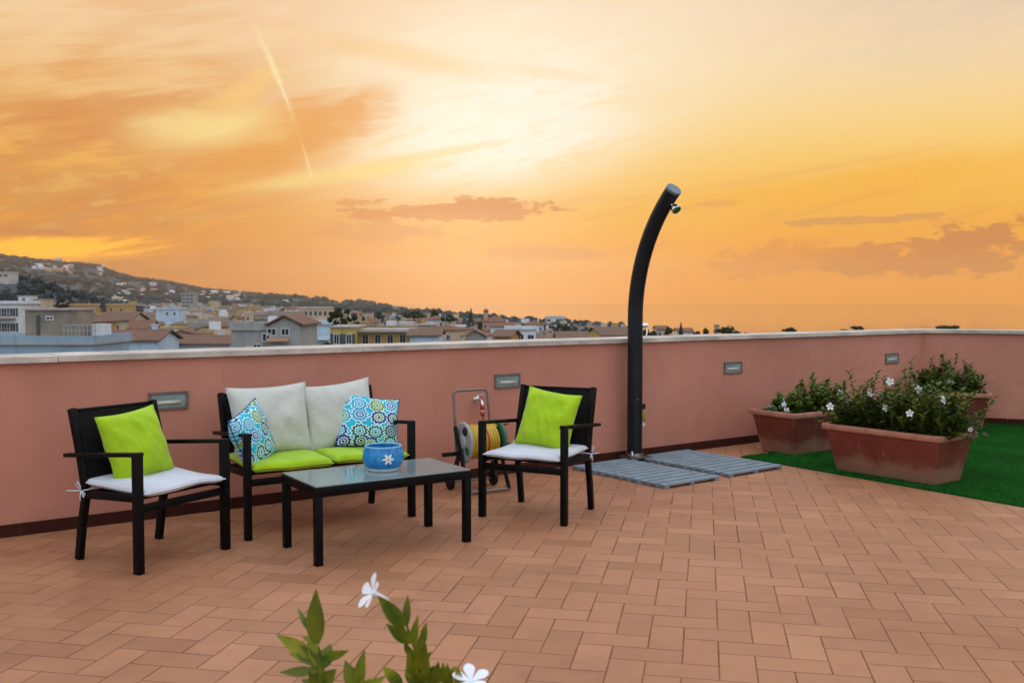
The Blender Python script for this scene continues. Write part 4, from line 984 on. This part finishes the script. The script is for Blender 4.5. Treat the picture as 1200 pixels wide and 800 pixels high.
def pillow(name, w_, h_, t_, mat_, parent_loc, parent_rz, loc, rot, label, cat='pillow', group=None, seed=0, pinch=0.055, nu=30, wr=1.0, kx=0.55, pw=2.6):
    """stuffed cushion: width along x, height along z, thickness along y"""
    vs = []; fs = []; uvs = []
    for sd_ in (-1, 1):
        for i in range(nu + 1):
            for j in range(nu + 1):
                u, v = 2 * i / nu - 1, 2 * j / nu - 1
                k = (max(0, 1 - abs(u) ** pw) * max(0, 1 - abs(v) ** pw)) ** kx
                x = u * w_ / 2 * (1 - pinch * (1 - v * v) * abs(u) ** 3); z = v * h_ / 2 * (1 - pinch * (1 - u * u) * abs(v) ** 3)
                nz = noise.noise(Vector((u * 1.6 + seed, v * 1.6, sd_ * 3.0))) * 0.16 + noise.noise(Vector((u * 4 + seed, v * 2.2 + u * 2, sd_ * 2.0))) * 0.09 * wr
                # creases that run in from the corners
                cr = math.sin((u * v) * 9 + seed) * 0.035 * wr * abs(u * v)
                y = sd_ * t_ / 2 * k * (1 + nz + cr)
                sag = 0.012 * noise.noise(Vector((u * 1.3, v * 1.3, seed * 3.1)))
                vs.append((x, y + sag, z)); uvs.append((u * 0.5 + 0.5, v * 0.5 + 0.5))
    N = nu + 1
    for sd_ in (0, 1):
        for i in range(nu):
            for j in range(nu):
                q = [sd_ * N * N + i * N + j, sd_ * N * N + (i + 1) * N + j, sd_ * N * N + (i + 1) * N + j + 1, sd_ * N * N + i * N + j + 1]
                fs.append(tuple(q if sd_ == 0 else q[::-1]))
    me = bpy.data.meshes.new(name); me.from_pydata(vs, [], fs); me.materials.append(MATS[mat_])
    ul = me.uv_layers.new(name='UVMap')
    for l in me.loops: ul.data[l.index].uv = uvs[l.vertex_index]
    bm = bmesh.new(); bm.from_mesh(me); bmesh.ops.remove_doubles(bm, verts=bm.verts, dist=1e-5); bm.to_mesh(me); bm.free(); me.shade_smooth()
    M = Matrix.Translation(parent_loc) @ Matrix.Rotation(parent_rz, 4, 'Z') @ Matrix.Translation(loc) @ Euler([R(a) for a in rot], 'XYZ').to_matrix().to_4x4()
    o = link(name, me); o.matrix_world = M
    o.location, o.rotation_euler = M.to_translation(), M.to_euler()
    # corded seam
    sm = MB(); ring = []
    for a in range(4 * nu):
        s_, q = divmod(a, nu); q = 2 * q / nu - 1
        u, v = ((q, -1), (1, q), (-q, 1), (-1, -q))[s_]
        ring.append(Vector((u * w_ / 2 * (1 - pinch * (1 - v * v) * abs(u) ** 3), 0.012 * noise.noise(Vector((u * 1.3, v * 1.3, seed * 3.1))), v * h_ / 2 * (1 - pinch * (1 - u * u) * abs(v) ** 3))))
    sm.tube(ring + [ring[0]], 0.0032, 6, False).build('seam', mat_, o, True)
    return tag(o, label, cat, group)
def seat_pad(w_, d_, t_, mat_, base, rz, loc, label, group, seed, ties):
    o = pillow('seat_pad', w_, d_, t_, mat_, base, rz, loc, (-90 + 2, 0, 0), label, 'seat pad', group, seed, 0.02, 36, 0.6, 0.30, 9.0)
    for s in ties:
        # a bow knotted round the rear post
        inv = o.matrix_world.inverted(); P0 = Matrix.Translation(base) @ Matrix.Rotation(rz, 4, 'Z')
        b = lambda x, y, z: inv @ (P0 @ Vector((x, y, z)))
        x0, y0, z0 = s * 0.287, 0.215, 0.385
        mb = MB()
        mb.tube([b(s * 0.22, 0.17, 0.402), b(s * 0.27, 0.178, 0.392), b(x0, y0 - 0.01, z0)], 0.0035, 6)
        mb.tube([b(x0, y0, z0), b(x0 + s * 0.01, y0 + 0.05, z0 - 0.004), b(x0 + s * 0.005, y0 + 0.12, z0 - 0.012)], 0.0035, 6)
        mb.tube([b(x0, y0, z0), b(x0 + s * 0.012, y0 - 0.01, z0 - 0.03), b(x0 + s * 0.006, y0 - 0.002, z0 - 0.055)], 0.0035, 6)
        mb.tube([b(x0, y0, z0), b(x0 + s * 0.01, y0 + 0.03, z0 + 0.035), b(x0 + s * 0.012, y0 + 0.012, z0 + 0.05), b(x0 + s * 0.01, y0 - 0.006, z0 + 0.03), b(x0, y0, z0)], 0.0035, 6)
        mb.tube([b(x0, y0, z0), b(x0 + s * 0.012, y0 - 0.05, z0 - 0.012), b(x0 + s * 0.012, y0 - 0.04, z0 - 0.03), b(x0, y0, z0)], 0.0035, 6)
        mb.build('tie', mat_, o, True)
    return o
seat_pad(0.54, 0.50, 0.043, 'white_cloth', CL, CLr, (0, -0.03, 0.418), 'thin white seat pad on the armchair next to the bench', 'white seat pads', 1.3, (-1, 1))
seat_pad(0.54, 0.50, 0.043, 'white_cloth', CR, CRr, (0, -0.03, 0.418), 'thin white seat pad on the armchair before the hose reel', 'white seat pads', 4.1, (-1, 1))
seat_pad(0.51, 0.49, 0.06, 'lime_cloth', SO, SOr, (-0.262, -0.03, 0.420), 'lime green seat pad on the bench half nearer the other armchair', 'lime bench pads', 6.7, ())['label'] = 'lime green bench seat pad under the upright patterned pillow by the armchair'
seat_pad(0.51, 0.49, 0.06, 'lime_cloth', SO, SOr, (0.262, -0.03, 0.420), 'lime green bench seat pad on the half nearer the hose reel', 'lime bench pads', 9.2, ())
pillow('pillow', 0.40, 0.40, 0.17, 'lime_cloth', CL, CLr, (0.005, 0.135, 0.600), (-19, -5, 3), 'plain lime green pillow leaning in the armchair next to the bench', 'pillow', 'lime pillows', 2.2, 0.075, 44, 2.8)
pillow('pillow', 0.40, 0.40, 0.17, 'lime_cloth', CR, CRr, (0.01, 0.125, 0.608), (-19, 7, -3), 'plain lime green pillow leaning in the armchair by the hose reel', 'pillow', 'lime pillows', 5.4, 0.075, 44, 2.8)
pillow('pillow', 0.53, 0.455, 0.20, 'beige_cloth', SO, SOr, (-0.255, 0.135, 0.648), (-15, -1, 2), 'pale beige back pillow squeezed behind the turned patterned pillow', 'pillow', 'beige back pillows', 7.9, 0.085, 36, 1.7)
pillow('pillow', 0.51, 0.455, 0.20, 'beige_cloth', SO, SOr, (0.215, 0.140, 0.645), (-16, -5, -4), 'pale beige back pillow with one raised corner in the middle of the bench', 'pillow', 'beige back pillows', 3.3, 0.095, 36, 1.9)
pillow('pillow', 0.37, 0.37, 0.14, 'flower_print', SO, SOr, (-0.435, -0.035, 0.575), (-14, -16, 44), 'blue and green flower-print pillow turned sideways against the bench arm by the armchair', 'pillow', 'flower-print pillows', 8.8, 0.08, 36, 1.3)
pillow('pillow', 0.43, 0.36, 0.14, 'flower_print', SO, SOr, (0.375, 0.030, 0.600), (-22, 8, -12), 'blue and green flower-print pillow facing out above the blue flowerpot', 'pillow', 'flower-print pillows', 1.1, 0.08, 36, 1.3)

# low table and flowerpot
TBc = Vector((-0.775, 5.465, 0)); TBr = R(33.6)
e = empty('coffee_table', TBc, TBr, 'low black table with a frosted glass top before the bench', 'table')
for sx in (-1, 1):
    for sy in (-1, 1): MB().box((sx * 0.4575, sy * 0.232, 0.2025), (0.042, 0.042, 0.405), None, 0.003).build('leg', 'black_metal', e, 40)
mb = MB()
for sy in (-1, 1): mb.box((0, sy * 0.2395, 0.395), (0.960, 0.030, 0.048), None, 0.003)
for sx in (-1, 1): mb.box((sx * 0.465, 0, 0.395), (0.0299, 0.449, 0.0479), None, 0.003)
mb.build('frame', 'black_metal', e, 40)
MB().box((0, 0, 0.4225), (0.950, 0.499, 0.007), None, 0.0015).build('glass_top', 'table_glass', e)
PT = TBc + Vector((0.030, 0.030, 0.4265))
e = empty('flowerpot', PT, 0, 'round blue glazed flowerpot with a painted white flower on the glass table', 'flowerpot'); e.scale = (0.95, 0.95, 0.95)
MB().lathe([(0.0, 0.0), (0.088, 0.0), (0.094, 0.006), (0.097, 0.018), (0.112, 0.030), (0.123, 0.058), (0.126, 0.086), (0.122, 0.120), (0.113, 0.142), (0.113, 0.150), (0.109, 0.153), (0.103, 0.149), (0.108, 0.120), (0.100, 0.05), (0.0, 0.045)], 48).build('pot', 'pot_glaze', e, 50)
MB().lathe([(0.0, 0.112), (0.04, 0.115), (0.107, 0.110)], 32).build('soil', 'soil', e, True)

# ------------------------------------------------------------------ hose reel and wall tap
HR = Vector((-0.245, 7.06, 0)); HRr = R(30)
e = empty('hose_reel', HR, HRr, 'wheeled garden hose reel with yellow hose and tall loop handle by the wall', 'hose reel'); e.scale = (0.94, 0.94, 0.95)
hp = [(-0.155, 0.06, 0.14), (-0.155, 0.10, 0.45), (-0.155, 0.14, 0.735), (-0.147, 0.144, 0.76), (-0.125, 0.146, 0.772), (0.125, 0.146, 0.772), (0.147, 0.144, 0.76), (0.155, 0.14, 0.735), (0.155, 0.10, 0.45), (0.155, 0.06, 0.14)]
MB().tube(hp, 0.0105, 10).build('handle', 'steel', e, True)
AX = 0.385; ym = -0.02
Mx = lambda x: Matrix.Translation((x, ym, AX)) @ Matrix.Rotation(R(90), 4, 'Y')
disc = [(0.055, -0.004), (0.150, -0.010), (0.158, -0.004), (0.160, 0.006), (0.155, 0.012), (0.148, 0.006), (0.055, 0.006), (0.055, -0.004)]
dl = MB().lathe(disc, 40, Mx(-0.150)).build('side_disc', 'reel_cream', e, 40); dl['label'] = 'pale disc nearer the bench'
for k in range(4):
    a = k * math.pi / 2 + 0.5; MB().lathe([(0.014, -0.006), (0.030, -0.006), (0.034, 0.0), (0.030, 0.004), (0.014, 0.004)], 18, Mx(-0.161) @ Matrix.Translation((0.105 * math.cos(a), 0.105 * math.sin(a), 0))).build('rosette', 'reel_green' if k % 2 else 'plastic_black', dl, 40)
MB().lathe([(0.0, -0.014), (0.045, -0.012), (0.058, 0.0), (0.0, 0.0)], 24, Mx(-0.155)).build('hub', 'reel_cream', dl, 40)
MB().lathe(disc, 40, Mx(0.150)).build('side_disc', 'reel_green', e, 40)
MB().lathe([(0.06, -0.145), (0.06, 0.145)], 24, Mx(0.0)).build('drum', 'reel_green', e, True)
def helix(r_, x0, x1, turns, ph=0.0):
    n_ = int(turns * 24); return [(x0 + (x1 - x0) * k / n_, ym + r_ * math.cos(k / 24 * 6.2832 + ph), AX + r_ * math.sin(k / 24 * 6.2832 + ph)) for k in range(n_ + 1)]
hz = MB().tube(helix(0.075, -0.125, 0.125, 11), 0.0118, 8); hz.tube(helix(0.098, -0.125, 0.125, 11, 1.0), 0.0118, 8); hz.tube(helix(0.121, -0.12, 0.12, 10, 2.0), 0.0122, 8)
hz.build('hose', 'hose_yellow', e, True)
MB().tube(helix(0.128, 0.0, 0.03, 1.0, 0.7), 0.0105, 8).build('red_hose', 'hose_red', e, True)
cr = MB().tube([(0.155, ym, AX), (0.20, ym, AX)], 0.012, 10).tube([(0.195, ym, AX), (0.20, ym - 0.055, AX - 0.035)], 0.009, 8).tube([(0.195, ym - 0.055, AX - 0.035), (0.275, ym - 0.058, AX - 0.036)], [0.016, 0.013], 12)
cr.build('crank', 'plastic_black', e, True)
for s in (-1, 1):
    fr_ = MB().bar((s * 0.178, 0.07, 0.50), (s * 0.178, -0.17, 0.02), 0.014, 0.045, bev=0.003).bar((s * 0.178, -0.02, 0.32), (s * 0.178, 0.13, 0.06), 0.0139, 0.05, bev=0.003)
    fr_.build('side_frame', 'plastic_black', e)
    MB().lathe([(0.0, -0.014), (0.055, -0.016), (0.060, -0.010), (0.060, 0.010), (0.055, 0.016), (0.0, 0.014)], 24, Matrix.Translation((s * 0.195, 0.12, 0.060)) @ Matrix.Rotation(R(90), 4, 'Y')).build('wheel', 'plastic_black', e, 40)
MB().tube([(-0.20, 0.12, 0.060), (0.20, 0.12, 0.060)], 0.008, 8).build('axle', 'steel', e)
MB().tube([(-0.19, -0.165, 0.022), (0.19, -0.165, 0.022)], 0.012, 10).build('foot_bar', 'steel', e)
MB().box((-0.255, 0.0, 0.30), (0.13, 0.03, 0.03), None, 0.004).build('hose_guide', 'plastic_black', e)
TP = WA + WD * 3.365 + Vector((0, 0, 0.625))
e = empty('wall_tap', TP, math.atan2(WD.y, WD.x), 'brass tap with red hose connector on the pink wall above the hose reel', 'tap')
MB().lathe([(0.0, 0.0), (0.03, 0.0), (0.03, 0.006), (0.012, 0.010)], 20, Matrix.Rotation(R(90), 4, 'X')).tube([(0, 0, 0), (0, -0.06, 0), (0, -0.085, -0.012), (0, -0.09, -0.04)], 0.012, 12).build('body', 'chrome', e, 40)
MB().bar((-0.035, -0.05, 0.035), (0.035, -0.05, 0.04), 0.014, 0.008, bev=0.002).tube([(0, -0.05, 0), (0, -0.05, 0.038)], 0.007, 10).build('lever', 'chrome', e)
MB().tube([(0, -0.09, -0.035), (0, -0.09, -0.075)], 0.018, 14).build('connector', 'hose_red', e, True)
MB().tube([(0.001, -0.09, -0.075), (0.001, -0.09, -0.09)], 0.014, 14).build('collar', 'plastic_white', e, True)
MB().tube([(0.001, -0.09, -0.09), (0.002, -0.09, -0.12)], 0.017, 14).build('connector', 'hose_red', e, True)
MB().tube([(0.002, -0.09, -0.12), (0.012, -0.10, -0.17), (0.04, -0.15, -0.22), (0.06, -0.25, -0.19), (0.07, -0.34, -0.16)], 0.009, 10).build('hose_tail', 'hose_red', e, True)

# ------------------------------------------------------------------ turf, planters, plants
T0 = Vector((2.052, 8.525, 0)); td = Vector((math.cos(R(-55.5)), math.sin(R(-55.5)), 0))
# far edge runs parallel to the long wall until it meets the short one
k_ = (CORNER - T0).dot(RN) / WD.dot(RN); T1 = T0 + WD * (k_ - 0.02 / WD.dot(RN))
T2 = REND - RN * 0.015 - RD * 0.02; T3 = Vector((T2.x, 3.6, 0)); T4 = T0 + td * ((8.525 - 3.6) / -td.y)
tp = [T0, T4, T3, T2, T1]
turf = MB().prism([(q.x, q.y) for q in tp], 0.002, 0.010).build('artificial_turf', 'turf_back')
tag(turf, 'bright green artificial turf mat under the planters', 'turf')
mb = MB()
def in_poly(x, y):
    r_ = False; j = len(tp) - 1
    for i in range(len(tp)):
        a, b = tp[i], tp[j]
        if (a.y > y) != (b.y > y) and x < (b.x - a.x) * (y - a.y) / (b.y - a.y) + a.x: r_ = not r_
        j = i
    return r_
k = 0
while k < 90000:
    x, y = rnd.uniform(2.0, 8.5), rnd.uniform(4.8, 11.2)
    if not in_poly(x, y) or x / y > 0.66: continue
    a = rnd.uniform(0, 6.3); h_ = rnd.uniform(0.012, 0.024); lx, ly = rnd.gauss(0.002, 0.007), rnd.gauss(-0.003, 0.007); ww = 0.0022
    mb.v += [(x + math.cos(a) * ww, y + math.sin(a) * ww, 0.008), (x - math.cos(a) * ww, y - math.sin(a) * ww, 0.008), (x + lx, y + ly, 0.010 + h_)]
    mb.f.append((3 * k, 3 * k + 1, 3 * k + 2)); k += 1
mb.mi = []
tag(mb.build('blades', 'turf_blade', turf), kind='stuff')

def planter(loc, rz, label, L=0.87, W=0.39, h_=0.385):
    e = empty('planter', loc, rz, label, 'planter', 'terracotta trough planters')
    def ring(l, w_, z, r_=0.03):
        pts = []
        for (sx, sy, a0) in ((1, 1, 0), (-1, 1, 90), (-1, -1, 180), (1, -1, 270)):
            for k in range(5):
                a = R(a0 + 22.5 * k); pts.append((sx * (l / 2 - r_) + r_ * math.cos(a), sy * (w_ / 2 - r_) + r_ * math.sin(a), z))
        return pts
    def loft(rings, cap0=False, cap1=False):
        mb = MB(); n_ = len(rings[0]); vs = [p for r_ in rings for p in r_]
        fs = [(i * n_ + j, i * n_ + (j + 1) % n_, (i + 1) * n_ + (j + 1) % n_, (i + 1) * n_ + j) for i in range(len(rings) - 1) for j in range(n_)]
        if cap0: fs.append(tuple(range(n_))[::-1])
        if cap1: fs.append(tuple((len(rings) - 1) * n_ + j for j in range(n_)))
        return mb.poly(vs, fs)
    gx = 0.15; f = lambda z: gx * z / h_ * 0.9
    loft([ring(L - 0.01, W - 0.01, 0.0), ring(L, W, 0.008), ring(L + f(0.30), W + f(0.30), h_ - 0.085), ring(L + f(0.30) + 0.012, W + f(0.3) + 0.012, h_ - 0.078), ring(L + f(0.3) + 0.02, W + f(0.3) + 0.02, h_ - 0.045)], True).build('body', 'planter', e, 35)
    l2, w2 = L + f(0.3) + 0.075, W + f(0.3) + 0.075
    loft([ring(l2 - 0.05, w2 - 0.05, h_ - 0.046), ring(l2 - 0.008, w2 - 0.008, h_ - 0.044, 0.04), ring(l2, w2, h_ - 0.036, 0.045), ring(l2, w2, h_ - 0.010, 0.045), ring(l2 - 0.012, w2 - 0.012, h_, 0.045), ring(l2 - 0.085, w2 - 0.085, h_, 0.035), ring(l2 - 0.095, w2 - 0.095, h_ - 0.008, 0.03), ring(l2 - 0.10, w2 - 0.10, h_ - 0.07, 0.03)]).build('rim', 'planter_rim', e, 35)
    sr = ring(l2 - 0.096, w2 - 0.096, h_ - 0.05, 0.03); MB().poly(sr, [tuple(range(len(sr)))]).build('soil', 'soil', e)
    return e
def leaf(mb, base, d, up, ln, wd, fold=0.25, droop=0.2, segs=3, petal=False):
    d = d.normalized(); s = d.cross(up)
    s = s.normalized() if s.length > 1e-4 else d.orthogonal().normalized(); nrm = s.cross(d)
    rows = []
    for k in range(segs + 1):
        t_ = k / segs; c = base + d * ln * t_ - nrm * (droop * ln * t_ * t_)
        hw = wd / 2 * (math.sin(math.pi * (0.06 + 0.94 * t_) ** 0.85) if k < segs else 0.02)
        if petal: hw = wd / 2 * min(1.0, 0.22 + 1.25 * t_) * math.sqrt(max(0.02, 1 - t_ ** 5))
        rows.append((c - s * hw + nrm * hw * fold, c, c + s * hw + nrm * hw * fold))
    vs = [p for r_ in rows for p in r_]; fs = []
    for k in range(segs):
        a = 3 * k; fs += [(a, a + 1, a + 4, a + 3), (a + 1, a + 2, a + 5, a + 4)]
    mb.poly(vs, fs)
def flower(mb, c, d, size):
    """five broad petals on a short throat"""
    d = d.normalized(); u = d.orthogonal().normalized(); v = d.cross(u); ph = rnd.uniform(0, 6.3)
    for k in range(5):
        a = ph + k * 1.2566; o = u * math.cos(a) + v * math.sin(a); s = d.cross(o)
        b = c + o * size * 0.10 - d * size * 0.12
        pts = [b - s * size * 0.05, b + s * size * 0.05, c + o * size * 0.32 + s * size * 0.19 + d * 0.02 * size, c + o * size * 0.50 + s * size * 0.10 - d * size * 0.05, c + o * size * 0.47 - s * size * 0.10 - d * size * 0.07, c + o * size * 0.30 - s * size * 0.17]
        mb.poly(pts, [(0, 1, 2, 3, 4, 5)])
    mb.tube([c - d * size * 0.5, c - d * size * 0.12, c - d * size * 0.05], [size * 0.05, size * 0.11, size * 0.07], 8, True, 1)
def bush(base, rz, hl, hwid, hts, nsh, label, flowers, lm='leaf', leafn=22, group='white-flowered shrubs in the planters', spill=0.28, lsz=1.0):
    """shrub of upright leafy shoots along a trough"""
    e = empty('flowering_shrub', base, rz, label, 'shrub', group)
    fol = MB(); st = MB(); brt = MB()
    for k in range(nsh):
        u = rnd.uniform(-1, 1); x = u * hl; y = rnd.uniform(-1, 1) * hwid
        ht = lerp(hts, u) * rnd.uniform(0.5, 1.0) * (1.28 if rnd.random() < 0.13 else 1.0); lean = Vector((u * 0.22 + rnd.gauss(0, 0.16), y / hwid * 0.28 + rnd.gauss(0, 0.16), 1))
        if rnd.random() < spill: lean.x += 0.9 * (1 if u > 0 else -1) * abs(u); lean.y += rnd.choice((-0.8, 0.5)); ht *= 0.75
        p = Vector((x, y, 0)); d = lean.normalized(); pts = [p.copy()]; n_ = 6
        for q in range(n_):
            p = p + d * ht / n_; d = (d + Vector((rnd.gauss(0, 0.10), rnd.gauss(0, 0.10), 0.02))).normalized(); pts.append(p.copy())
        st.tube(pts, [0.005, 0.0045, 0.004, 0.0035, 0.003, 0.0025, 0.002], 5)
        for q in range(leafn):
            t_ = 0.15 + 0.85 * (q / (leafn - 1)); i = min(n_ - 1, int(t_ * n_)); f_ = t_ * n_ - i; c = pts[i].lerp(pts[min(n_, i + 1)], min(1, f_))
            a = q * 2.4 + rnd.uniform(-0.4, 0.4); out = Vector((math.cos(a), math.sin(a), rnd.uniform(0.15, 0.75) + 0.5 * t_ * t_))
            leaf(brt if (q > leafn - 10 and rnd.random() < 0.6) else fol, c, out, Vector((0, 0, 1)), lsz * rnd.uniform(0.054, 0.082) * (1 - 0.2 * t_), lsz * rnd.uniform(0.027, 0.038), 0.3, rnd.uniform(0.05, 0.35))
    for k in range(nsh * 9):
        u = max(-1.12, min(1.12, rnd.gauss(0, 0.62))); h0 = lerp(hts, max(-1, min(1, u))); v_ = rnd.uniform(-1, 1)
        c = Vector((u * hl * 1.06, v_ * hwid * 1.15, h0 * (0.06 + 0.58 * rnd.random() ** 0.8) * (0.75 + 0.5 * noise.noise(Vector((u * 2.6 + nsh, v_, 0.5)))) * (1 - 0.35 * v_ * v_)))
        a = rnd.uniform(0, 6.3); out = Vector((math.cos(a) + u * 0.5, math.sin(a) + v_ * 0.6, rnd.uniform(-0.2, 0.9)))
        leaf(brt if rnd.random() < 0.22 else fol, c, out, Vector((0, 0, 1)), lsz * rnd.uniform(0.055, 0.085), lsz * rnd.uniform(0.028, 0.040), 0.3, rnd.uniform(0.05, 0.4))
    st.build('stems', 'stem', e)
    fol.build('foliage', lm, e); brt.build('young_foliage', 'leaf_bright', e)
    e_inv = (Matrix.Translation(base) @ Matrix.Rotation(rz, 4, 'Z')).inverted()
    for (fx, fy, Yd, sz) in flowers:
        P = at_depth(fx, fy, Yd); tow = (Vector((0, 0, EYE)) - P).normalized() + Vector((rnd.gauss(0, 0.35), 0, rnd.uniform(0.0, 0.5)))
        mb = MB(); flower(mb, e_inv @ P, e_inv.to_3x3() @ tow, sz); mb.build('flower', ['petal', 'petal_eye'], e)
    return e
AL = R(-53.5)
PL1 = Vector((3.085, 7.625, 0.0105)); planter(PL1, AL, 'large weathered terracotta trough planter at the edge of the turf')
PL2 = Vector((2.80, 8.985, 0.0105)); planter(PL2, R(33), 'terracotta trough planter close to the wall and the duckboards')
PL3 = Vector((4.86, 10.56, 0.0105)); planter(PL3, R(-20), 'terracotta trough planter tucked in the corner of the two walls', 0.62, 0.36, 0.40)
bush(PL1 + Vector((0, 0, 0.33)), AL, 0.49, 0.18, [(-1, 0.30), (-0.6, 0.38), (-0.2, 0.48), (0.3, 0.48), (0.7, 0.44), (1, 0.38)], 170, 'wide leafy shrub with white flowers in the large planter at the turf edge',
     [(1043, 447, 7.72, 0.068), (1020, 461, 7.66, 0.058), (1038, 478, 7.42, 0.064), (1066, 484, 7.25, 0.060), (1106, 468, 7.2, 0.072), (1077, 456, 7.5, 0.064), (973, 476, 7.85, 0.068), (1137, 503, 7.1, 0.04)])
bush(PL2 + Vector((0, 0, 0.33)), R(33), 0.37, 0.13, [(-1, 0.15), (-0.5, 0.20), (0, 0.24), (0.5, 0.32), (1, 0.32)], 90, 'dark leafy shrub with white flowers in the planter by the wall',
     [(919, 474, 8.75, 0.055), (917, 469, 8.85, 0.045), (922, 481, 8.65, 0.060), (985, 460, 8.6, 0.062), (903, 478, 8.85, 0.05)], spill=0.05)
bush(PL3 + Vector((-0.02, 0, 0.34)), R(-20), 0.26, 0.13, [(-1, 0.34), (0, 0.42), (1, 0.30)], 75, 'dark shrub in the corner planter with a single white flower', [(1114, 446, 10.4, 0.075), (1072, 451, 10.3, 0.04)], spill=0.0)

# planter with the flowering shoots close to the camera
FP = Vector((-0.30, 2.12, 0.001)); planter(FP, R(4), 'terracotta trough planter below the large flowering shoots in front')['label'] = 'terracotta trough holding the large close-up flowering shoots'
e = empty('flowering_shrub', FP + Vector((0, 0, 0.335)), 0, 'big fresh green leafy shoots with white trumpet flowers standing alone before the paving', 'shrub', 'white-flowered shrubs in the planters')
einv = Matrix.Translation(FP + Vector((0, 0, 0.335))).inverted()
def zp(x, y, Y=2.1): return einv @ at_depth(300 + x / 3.75, 640 + y / 3.75, Y)
LV = [(265, 425, 258, 212, 74), (238, 372, 180, 268, 24), (252, 482, 95, 392, 56), (258, 505, 148, 470, 36), (268, 545, 108, 553, 40), (292, 492, 402, 460, 40), (288, 535, 328, 428, 62), (278, 605, 268, 448, 70),
      (300, 605, 345, 543, 62), (280, 425, 200, 396, 26), (310, 625, 200, 585, 40), (270, 470, 235, 400, 34), (440, 625, 393, 508, 62), (452, 625, 466, 468, 52), (470, 630, 505, 578, 36),
      (652, 352, 545, 228, 62), (664, 345, 662, 218, 36), (682, 422, 578, 345, 52), (690, 432, 706, 312, 36), (735, 422, 746, 338, 36), (738, 595, 722, 388, 86), (692, 482, 653, 428, 36),
      (682, 605, 690, 488, 56), (640, 605, 558, 533, 50), (768, 605, 802, 514, 52), (822, 605, 874, 530, 32), (850, 625, 815, 524, 46), (900, 625, 884, 548, 42), (655, 400, 625, 330, 30), (720, 520, 668, 470, 34)]
for _ in range(16):
    sx_, sy_ = rnd.choice(((275, 600), (285, 650), (455, 660), (690, 620), (740, 640), (840, 660), (700, 560), (270, 520)))
    a_ = rnd.uniform(-2.6, -0.5); l_ = rnd.uniform(90, 150); LV.append((sx_, sy_, sx_ + l_ * math.cos(a_), sy_ + l_ * math.sin(a_), rnd.uniform(34, 58)))
STEMS = [[(268, 900), (272, 640), (280, 520), (266, 415)], [(450, 900), (452, 640), (448, 590)], [(740, 900), (735, 620), (705, 470), (662, 345), (545, 232)], [(830, 900), (835, 640), (900, 615), (935, 590)], [(690, 900), (680, 620), (690, 520)]]
for k, s in enumerate(STEMS):
    Yk = 2.155 + (0, 0.02, 0, 0.02, 0.02)[k]
    MB().tube([einv @ Vector((at_depth(300 + s[0][0] / 3.75, 640, 2.1).x * 0.6 - 0.12, FP.y, 0.33))] + [zp(x, y, Yk) for x, y in s[1:]], [0.005] + [0.0042 - 0.0006 * i for i in range(len(s) - 1)], 8).build('stem', 'stem', e, True)
for k, (x0, y0, x1, y1, wd) in enumerate(LV):
    dY = rnd.uniform(-0.03, 0.03); a, b = zp(x0, y0, 2.1 + (0.02 if x0 > 600 else 0)), zp(x1, y1, 2.1 + dY * 1.4)
    mb = MB(); d = b - a
    leaf(mb, a, d, Vector((rnd.gauss(0, 0.35), -1, 0.35 + rnd.gauss(0, 0.2))), d.length * 1.04, wd / 3.75 / F * 2.1 * 1.12, rnd.uniform(0.15, 0.4), rnd.uniform(0.03, 0.14), 8)
    mb.build('leaf', 'leaf_fresh' if k % 4 else 'leaf_bright', e, True)
def big_flower(c, d, sz, th0):
    d = d.normalized(); u = d.orthogonal().normalized(); v = d.cross(u); mb = MB()
    for k in range(5):
        a = th0 + k * 1.2566; o = u * math.cos(a) + v * math.sin(a)
        leaf(mb, c + o * sz * 0.06, o + d * 0.55, d, sz * 0.56, sz * 0.40, 0.12, 0.22, 8, True)
    mb.tube([c - d * sz * 0.55, c - d * sz * 0.2, c + d * 0.02 * sz], [sz * 0.05, sz * 0.075, sz * 0.11], 12)
    mb.build('flower', 'petal', e, True)
big_flower(zp(515, 205, 2.1), Vector((-0.75, -0.35, 0.45)), 0.072, 0.3)
big_flower(zp(945, 590, 2.08), Vector((0.1, -0.35, 0.9)), 0.070, 1.0)

# ------------------------------------------------------------------ the hazy evening air
hx = MB().box((0, 0, 140), (18400, 18400, 420)); hz = hx.mesh('haze', 'sea'); hz.materials.clear()
m = bpy.data.materials.new('haze'); m.use_nodes = True; t = NT(m.node_tree); t.n.clear()
v = t.new('ShaderNodeVolumePrincipled'); v.inputs['Color'].default_value = (0.86, 0.90, 0.95, 1); v.inputs['Density'].default_value = 0.000085; v.inputs['Anisotropy'].default_value = 0.90
t.l.new(v.outputs[0], t.new('ShaderNodeOutputMaterial').inputs['Volume'])
hz.materials.append(m); tag(link('haze', hz), 'thin evening haze over town, hills and sea', 'haze', None, 'stuff')
